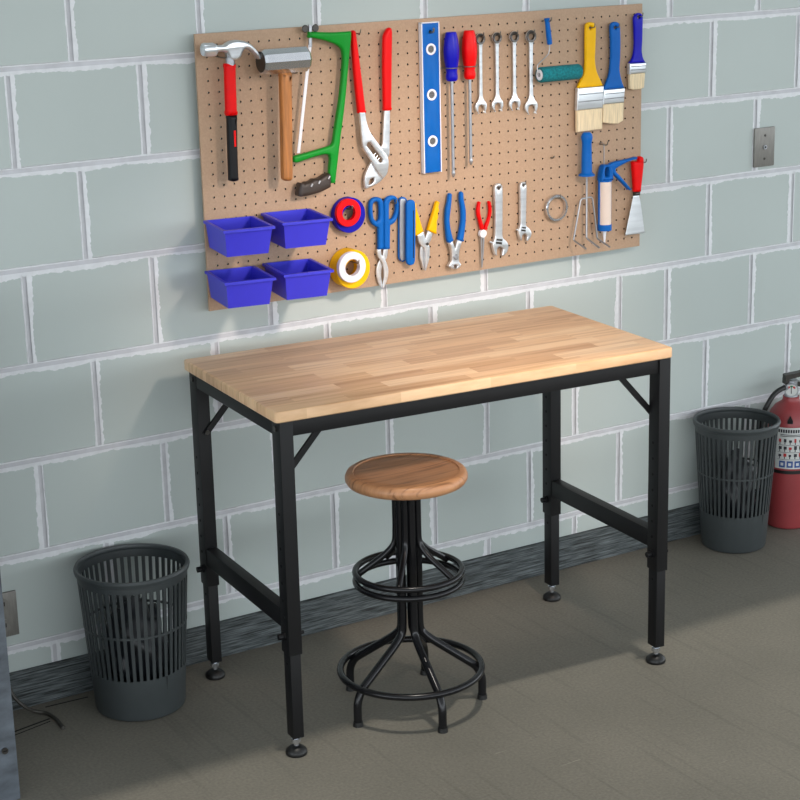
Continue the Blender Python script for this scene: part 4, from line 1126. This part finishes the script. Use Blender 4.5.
bm = bmesh.new(); cyl(bm, (xl_ - 0.001, -0.052, zr), (xl_ + 0.004, -0.052, zr), 0.0125, seg=20); cyl(bm, (xl_ - 0.0014, -0.052, zr), (xl_ - 0.001, -0.052, zr), 0.005, seg=14, mi=1)
obj('end_cap', bm, [M['white_plastic'], M['satin_steel']], sl, label='white end cap')
hook(k[0][0] + 0.001, k[0][1] - 0.0065, 0.034, 'steel peg hook holding the mini paint roller handle', mm=M['hook'])

# ---- paint brushes
def brush(key, mm, label, hooklab, back):
    hh = O['brush_%s_hole' % key][0]
    t = thing('paint_brush', label, 'paint brush', (hh[0], back, hh[1]), 'paint brushes on the pegboard')
    obj('handle', plate(O['brush_%s_handle' % key], back, 0.010, 0.004, holes=[circle(hh, 0.0042, 16)], res=4), mm, t)
    fe = O['brush_%s_ferrule' % key]
    fo = obj('ferrule', plate(fe, back + 0.0015, 0.013, 0.0035, smooth=False, res=3), M['bright_steel'], t, label='silver ferrule')
    bm = bmesh.new()
    for u in (0.30, 0.62):
        a = Vector(fe[0]).lerp(Vector(fe[3]), u); c = Vector(fe[1]).lerp(Vector(fe[2]), u)
        tube(bm, [(a[0] + .003, back - 0.0117, a[1]), (c[0] - .003, back - 0.0117, c[1])], 0.0012, seg=8, smooth=False)
    obj('ridge', bm, M['satin_steel'], fo)
    br_ = O['brush_%s_bristle' % key]
    bm = plate(br_, back + 0.0005, 0.011, 0.003, smooth=False, res=2)
    obj('bristles', bm, M['bristle'], t, label='pale bristles')
    hook(hh[0], hh[1] + 0.001, 0.030, hooklab, mm=M['hook'])
brush('y', M['yellow'], 'widest paint brush, with a yellow handle', 'steel peg hook through the yellow paint brush handle', -0.0345)
brush('b', M['blue'], 'medium paint brush with a bright blue handle between the yellow and navy brushes', 'steel peg hook through the bright blue paint brush handle', -0.0345)
brush('n', M['navy'], 'smallest paint brush, with a deep navy handle, at the top right board corner', 'steel peg hook through the navy paint brush at the board corner', -0.0345)

# ---- hand cultivator
ax = O['fork_axis']; ti = O['fork_tines']
t = thing('hand_cultivator', 'three-pronged hand cultivator with blue handle below the yellow brush', 'garden tool', (ax[0][0], -0.055, ax[0][1]))
xc = sum(q[0] for q in ax[:4]) / 4
yc = -0.056
bm = bmesh.new()
ztp, zfl, zbt = ax[0][1] + 0.0135, ax[6][1], ax[3][1]
revolve(bm, [(0, 0), (.008, .001), (.0125, .006), (.0142, .0135), (.0125, .021), (.0115, .027), (.0122, .05), (.0130, ztp - zfl - .010), (.0135, ztp - zfl - .004), (.0195, ztp - zfl), (.0200, ztp - zfl + .003), (.0180, ztp - zbt), (0, ztp - zbt)], (xc, yc, ztp), (0, 0, -1), seg=32)
obj('handle', bm, M['blue'], t)
Q = lambda p_, dy=0.0: (p_[0], yc + dy, p_[1])
fwd = (0.0, -0.034, 0.0)
bm = bmesh.new()
zt0, zt1, zt2 = ti[0][1], ti[1][1], ti[2][1]
xt = xc
tube(bm, [(xt, yc, zt0 + .004), (xt, yc, zt2 + .004), (xt + .001, yc - .004, zt2), (xt + .007, yc - .042, zt2 - .016)], 0.0025, smooth=False, seg=10)
obj('tine', bm, M['satin_steel'], t, label='straight middle tine')
for e, (a, c, s) in enumerate(((ti[3], ti[4], -1), (ti[5], ti[6], 1))):
    bm = bmesh.new()
    tube(bm, [(xt, yc, a[1] + .001), (a[0] - s * .003, yc, a[1] + .0005), (a[0] + s * .001, yc, a[1] - .004), (c[0], yc, c[1] + .003), (c[0] + s*.0, yc - .004, c[1]), (c[0] + .006, yc - .042, c[1] - .014)], 0.0023, smooth=False, seg=10)
    obj('tine', bm, M['satin_steel'], t, label='bent outer tine')
hook(xc + 0.004, ax[0][1], 0.034, 'steel peg hook at the ball end of the blue cultivator handle', mm=M['hook'])

# ---- caulking gun
cb = O['caulk_body']
t = thing('caulking_gun', 'blue caulking gun loaded with a pale cartridge near the right board edge', 'caulking gun', (cb[0][0], -0.05, cb[0][1]))
obj('yoke', plate(O['caulk_yoke'], -0.040, 0.022, 0.004, holes=[O['caulk_yoke_hole']]), M['blue'], t)
obj('handle', plate(O['caulk_handle'], -0.044, 0.014, 0.004), M['blue'], t)
bm = bmesh.new()
xcb = (cb[0][0] + cb[1][0]) / 2 - 0.001; ycb = -0.052; rcb = 0.0158
z0_, z1_ = cb[1][1], cb[0][1]
cyl(bm, (xcb, ycb, z0_ + .004), (xcb, ycb, z1_ - 0.002), rcb, seg=32)
ct = obj('cartridge', bm, M['pale_card'], t, label='pale cardboard cartridge')
bm = bmesh.new()
revolve(bm, [(.0055, 0), (.0040, .010), (.0020, cb[4][1] - cb[5][1]), (0, cb[4][1] - cb[5][1])], (xcb, ycb, z0_ - 0.007), (0, 0, -1), seg=16)
obj('nozzle', bm, M['white_plastic'], ct, label='white tapered nozzle')
bm = bmesh.new()
cyl(bm, (xcb, ycb, z0_ - 0.008), (xcb, ycb, z0_ + 0.007), rcb + 0.0016, seg=32)
for s in (-1, 1): box(bm, xcb + s * (rcb + .0015) - .0014, xcb + s * (rcb + .0015) + .0014, ycb - .002, ycb + .002, z0_, z1_ + 0.006)
cyl(bm, (xcb, ycb, z1_ - 0.003), (xcb, ycb, z1_ + 0.001), rcb + 0.0014, seg=32)
obj('cradle', bm, M['blue'], t)
rd = O['caulk_rod']
bm = bmesh.new()
tube(bm, [(xcb, ycb + .004, z1_ - .001), (xcb, ycb + .004, rd[0][1] - 0.004), (xcb + .001, ycb + .012, rd[0][1]), (xcb + .002, ycb + .024, rd[0][1] - .003)], 0.0013, smooth=False, seg=8)
obj('plunger_rod', bm, M['satin_steel'], t, label='thin steel plunger rod')
hook(rd[0][0] + 0.001, rd[0][1] - 0.005, 0.032, 'steel peg hook above the caulking gun holding its rod', mm=M['hook'])

# ---- putty knife
t = thing('putty_knife', 'putty knife with red handle and flared steel blade at the right board edge', 'putty knife', (O['putty_handle'][5][0], -0.045, O['putty_handle'][5][1]))
obj('handle', plate(O['putty_handle'], -0.037, 0.016, 0.006, res=4), M['red'], t)
obj('ferrule', plate(O['putty_ferrule'], -0.038, 0.014, 0.005, smooth=False, res=4), M['dark_steel'], t)
obj('blade', plate(O['putty_blade'], -0.0435, 0.0022, 0.0006, corner=0.5), M['bright_steel'], t, label='flared steel blade')
ph = O['putty_handle'][7]
hook(0.8145, ph[1] - 0.010, 0.034, 'steel peg hook behind the red putty knife handle', mm=M['hook'])

# ---- tape rolls
def tape(key, Ro, Ri, y0, wd, mm, core, label, c=None, grp=True):
    x, z = c or O[key][0]
    t = thing('tape_roll', label, 'tape roll', (x, y0, z), 'tape rolls on the pegboard')
    bm = bmesh.new()
    revolve(bm, [(Ri + .003, 0), (Ro - .001, 0), (Ro, -.001), (Ro, -wd + .001), (Ro - .001, -wd), (Ri + .003, -wd)], (x, y0, z), (0, 1, 0), seg=56, closed=True)
    obj('tape', bm, mm, t)
    bm = bmesh.new()
    revolve(bm, [(Ri, 0.0005), (Ri + .003, 0.0005), (Ri + .003, -wd - .0005), (Ri, -wd - .0005)], (x, y0, z), (0, 1, 0), seg=56, closed=True)
    obj('core', bm, core, t)
M['blue_tape'] = mat('blue_tape', (0.06, 0.05, 0.62), 0.5, spec=0.2)
M['red_tape'] = mat('red_tape', (0.88, 0.0, 0.05), 0.5, spec=0.2)
M['yellow_tape'] = mat('yellow_tape', (0.93, 0.72, 0.0), 0.5, spec=0.2)
M['white_tape'] = mat('white_tape', (0.88, 0.87, 0.90), 0.5)
tape('tape_blue', 0.0395, 0.0190, YT, 0.018, M['blue_tape'], M['blue_tape'], 'roll of deep blue tape behind the smaller red roll')
tape('tape_red', 0.0310, 0.0170, YT - 0.0192, 0.010, M['red_tape'], M['red_tape'], 'small roll of bright red tape in front of the blue roll')
tape('tape_yellow', 0.0435, 0.0215, YT, 0.034, M['yellow_tape'], M['yellow_tape'], 'thick roll of yellow tape at the bottom of the pegboard')
tape('tape_white', 0.0345, 0.0190, YT - 0.0352, 0.012, M['white_tape'], M['white_tape'], 'small roll of white tape in front of the yellow roll')
tape('ring_silver', 0.0320, 0.0262, YT, 0.010, M['chrome'], M['chrome'], 'thin silver ring of tape by the blue cultivator')
hook(-0.0167, 0.9895 + 0.0150 - .0015, 0.040, 'steel peg hook carrying the blue and red tape rolls', mm=M['hook'])
hook(-0.0148, 0.8678 + 0.0160 + .0005, 0.058, 'steel peg hook carrying the yellow and white tape rolls', mm=M['hook'])
hook(0.5586, 0.9405 + 0.0262 - .0015, 0.030, 'steel peg hook inside the thin silver tape ring', mm=M['hook'])
hook(0.5554, 1.0533, 0.012, 'bare steel peg hook with nothing on it, above the silver ring', snap=True, mm=M['hook'], tip=0.004, r=0.002)

# ---- tin snips
t = thing('tin_snips', 'tin snips with large blue loop handles and crossed steel blades', 'snips', (0.075, -0.04, 1.01))
obj('blade', plate(O['snips_blade_a'], -0.0370, 0.0045, 0.0012), M['bright_steel'], t)
obj('blade', plate(O['snips_blade_b'], -0.0322, 0.0045, 0.0012), M['bright_steel'], t)
obj('handle', plate(O['snips_left'], YT - .0005, 0.013, 0.005, holes=[O['snips_left_hole']], res=4), M['blue'], t, label='blue loop handle')
obj('handle', plate(O['snips_right'], YT - .0005, 0.013, 0.005, holes=[O['snips_right_hole']], res=4), M['blue'], t, label='blue loop handle')
hook(O['snips_right_hole'][4][0] - .006, O['snips_right_hole'][4][1] + 0.002, 0.026, 'steel peg hook in the right loop of the tin snips', mm=M['hook'])

# ---- folding saw
t = thing('folding_saw', 'folded blue pocket saw with a pale blade showing between its halves', 'saw', (0.115, -0.04, 1.0))
obj('rear_handle', plate(O['fold_back'], YT, 0.006, 0.002), M['blue'], t)
obj('blade', plate(O['fold_strip'], -0.0374, 0.003, 0.0008), M['satin_steel'], t, label='pale striped blade')
ff = obj('front_handle', plate(O['fold_front'], -0.0408, 0.009, 0.003), M['blue'], t)
obj('slot', plate(O['fold_slot'], -0.0496, 0.0006, 0.0001, smooth=False), M['black_plastic'], ff, label='dark narrow slot')

# ---- yellow pliers
t = thing('slim_nose_pliers', 'slim-nosed pliers with spread yellow handles', 'pliers', (0.155, -0.04, 0.98), 'small pliers on the pegboard')
obj('grip', plate(O['yp_left_grip'], -0.0325, 0.013, 0.004, res=3), M['yellow'], t)
obj('grip', plate(O['yp_right_grip'], -0.0325, 0.013, 0.004, res=3), M['yellow'], t)
obj('jaw', plate(O['yp_left_steel'], -0.0395, 0.0055, 0.0012), M['bright_steel'], t)
obj('jaw', plate(O['yp_right_steel'], -0.0335, 0.0055, 0.0012), M['bright_steel'], t)
pv = O['yp_left_steel'][3]
bm = bmesh.new(); cyl(bm, (pv[0], -0.033, pv[1] - .003), (pv[0], -0.0468, pv[1] - .003), 0.0036, seg=16); obj('pivot', bm, M['dark_steel'], t)

# ---- blue end cutters
t = thing('end_cutters', 'end cutting pliers with long bowed blue handles', 'pliers', (0.21, -0.04, 0.99), 'small pliers on the pegboard')
obj('grip', plate(O['bc_left_grip'], -0.0325, 0.013, 0.0048, res=4), M['blue'], t)
obj('grip', plate(O['bc_right_grip'], -0.0325, 0.013, 0.0048, res=4), M['blue'], t)
obj('jaws', plate(O['bc_steel'], -0.0345, 0.011, 0.0022), M['bright_steel'], t)
bs = O['bc_steel']
bm = bmesh.new(); xm = sum(q[0] for q in bs) / len(bs); zm_ = (bs[5][1] + bs[6][1]) / 2 - .004
revolve(bm, [(0, 0), (.006, 0), (.0065, .002), (.005, .0035), (0, .0035)], (xm + .0008, -0.0452, zm_), (0, -1, 0), seg=18); obj('pivot', bm, M['satin_steel'], t)

# ---- red needle nose pliers
t = thing('needle_nose_pliers', 'small needle-nose pliers with red handles pointing down', 'pliers', (0.28, -0.04, 0.95), 'small pliers on the pegboard')
obj('grip', plate(O['np_left'], -0.0325, 0.011, 0.0042, res=4), M['red'], t)
obj('grip', plate(O['np_right'], -0.0325, 0.011, 0.0042, res=4), M['red'], t)
nx = O['np_axis']
bm = bmesh.new(); revolve(bm, [(0, 0), (.0095, 0), (.0100, .002), (.0090, .009), (0, .010)], (nx[0][0], -0.0335, nx[0][1]), (0, -1, 0), seg=24); obj('pivot', bm, M['white_plastic'], t, label='round white pivot')
for s in (-1, 1):
    bm = bmesh.new()
    cyl(bm, (nx[0][0] + s * 0.0035 , -0.038, nx[0][1] - .006), (nx[3][0] + s * 0.0009, -0.038, nx[3][1]), 0.0026, 0.0009, seg=10)
    obj('jaw', bm, M['satin_steel'], t)

# ---- adjustable wrenches
for sz, lab in (('big', 'larger adjustable wrench hanging jaws down next to the red pliers'), ('small', 'smaller adjustable wrench hanging jaws down left of the silver ring')):
    hh = O['aw_%s_hole' % sz][0]
    t = thing('adjustable_wrench', lab, 'wrench', (hh[0], -0.04, hh[1]), 'adjustable wrenches on the pegboard')
    obj('body', plate(O['aw_%s' % sz], -0.0325, 0.010, 0.0025, holes=[circle(hh, 0.0042 if sz == 'big' else 0.0034, 16)], res=3), M['bright_steel'], t)
    w_ = O['aw_%s_worm' % sz]
    bm = plate(w_, -0.0424, 0.0008, 0.0002, smooth=False)
    a = Vector(w_[0]).lerp(Vector(w_[3]), .5); c = Vector(w_[1]).lerp(Vector(w_[2]), .5)
    wo = obj('worm_slot', bm, M['dark_steel'], t, label='dark slot')
    bm = bmesh.new(); cyl(bm, (a[0], -0.0415, a[1]), (c[0], -0.0415, c[1]), 0.0022, seg=12); obj('worm_screw', bm, M['bright_steel'], wo)
    kn = O['aw_%s_knob' % sz]
    bm = bmesh.new(); cyl(bm, (kn[0][0], -0.038, kn[0][1]), (kn[1][0] + .002, -0.038, kn[1][1]), 0.0024, seg=12); obj('jaw_pin', bm, M['bright_steel'], t)
    hook(hh[0], hh[1] + .001, 0.022, 'steel peg hook through the eye of the %s adjustable wrench' % ('larger' if sz == 'big' else 'smaller'), mm=M['hook'])
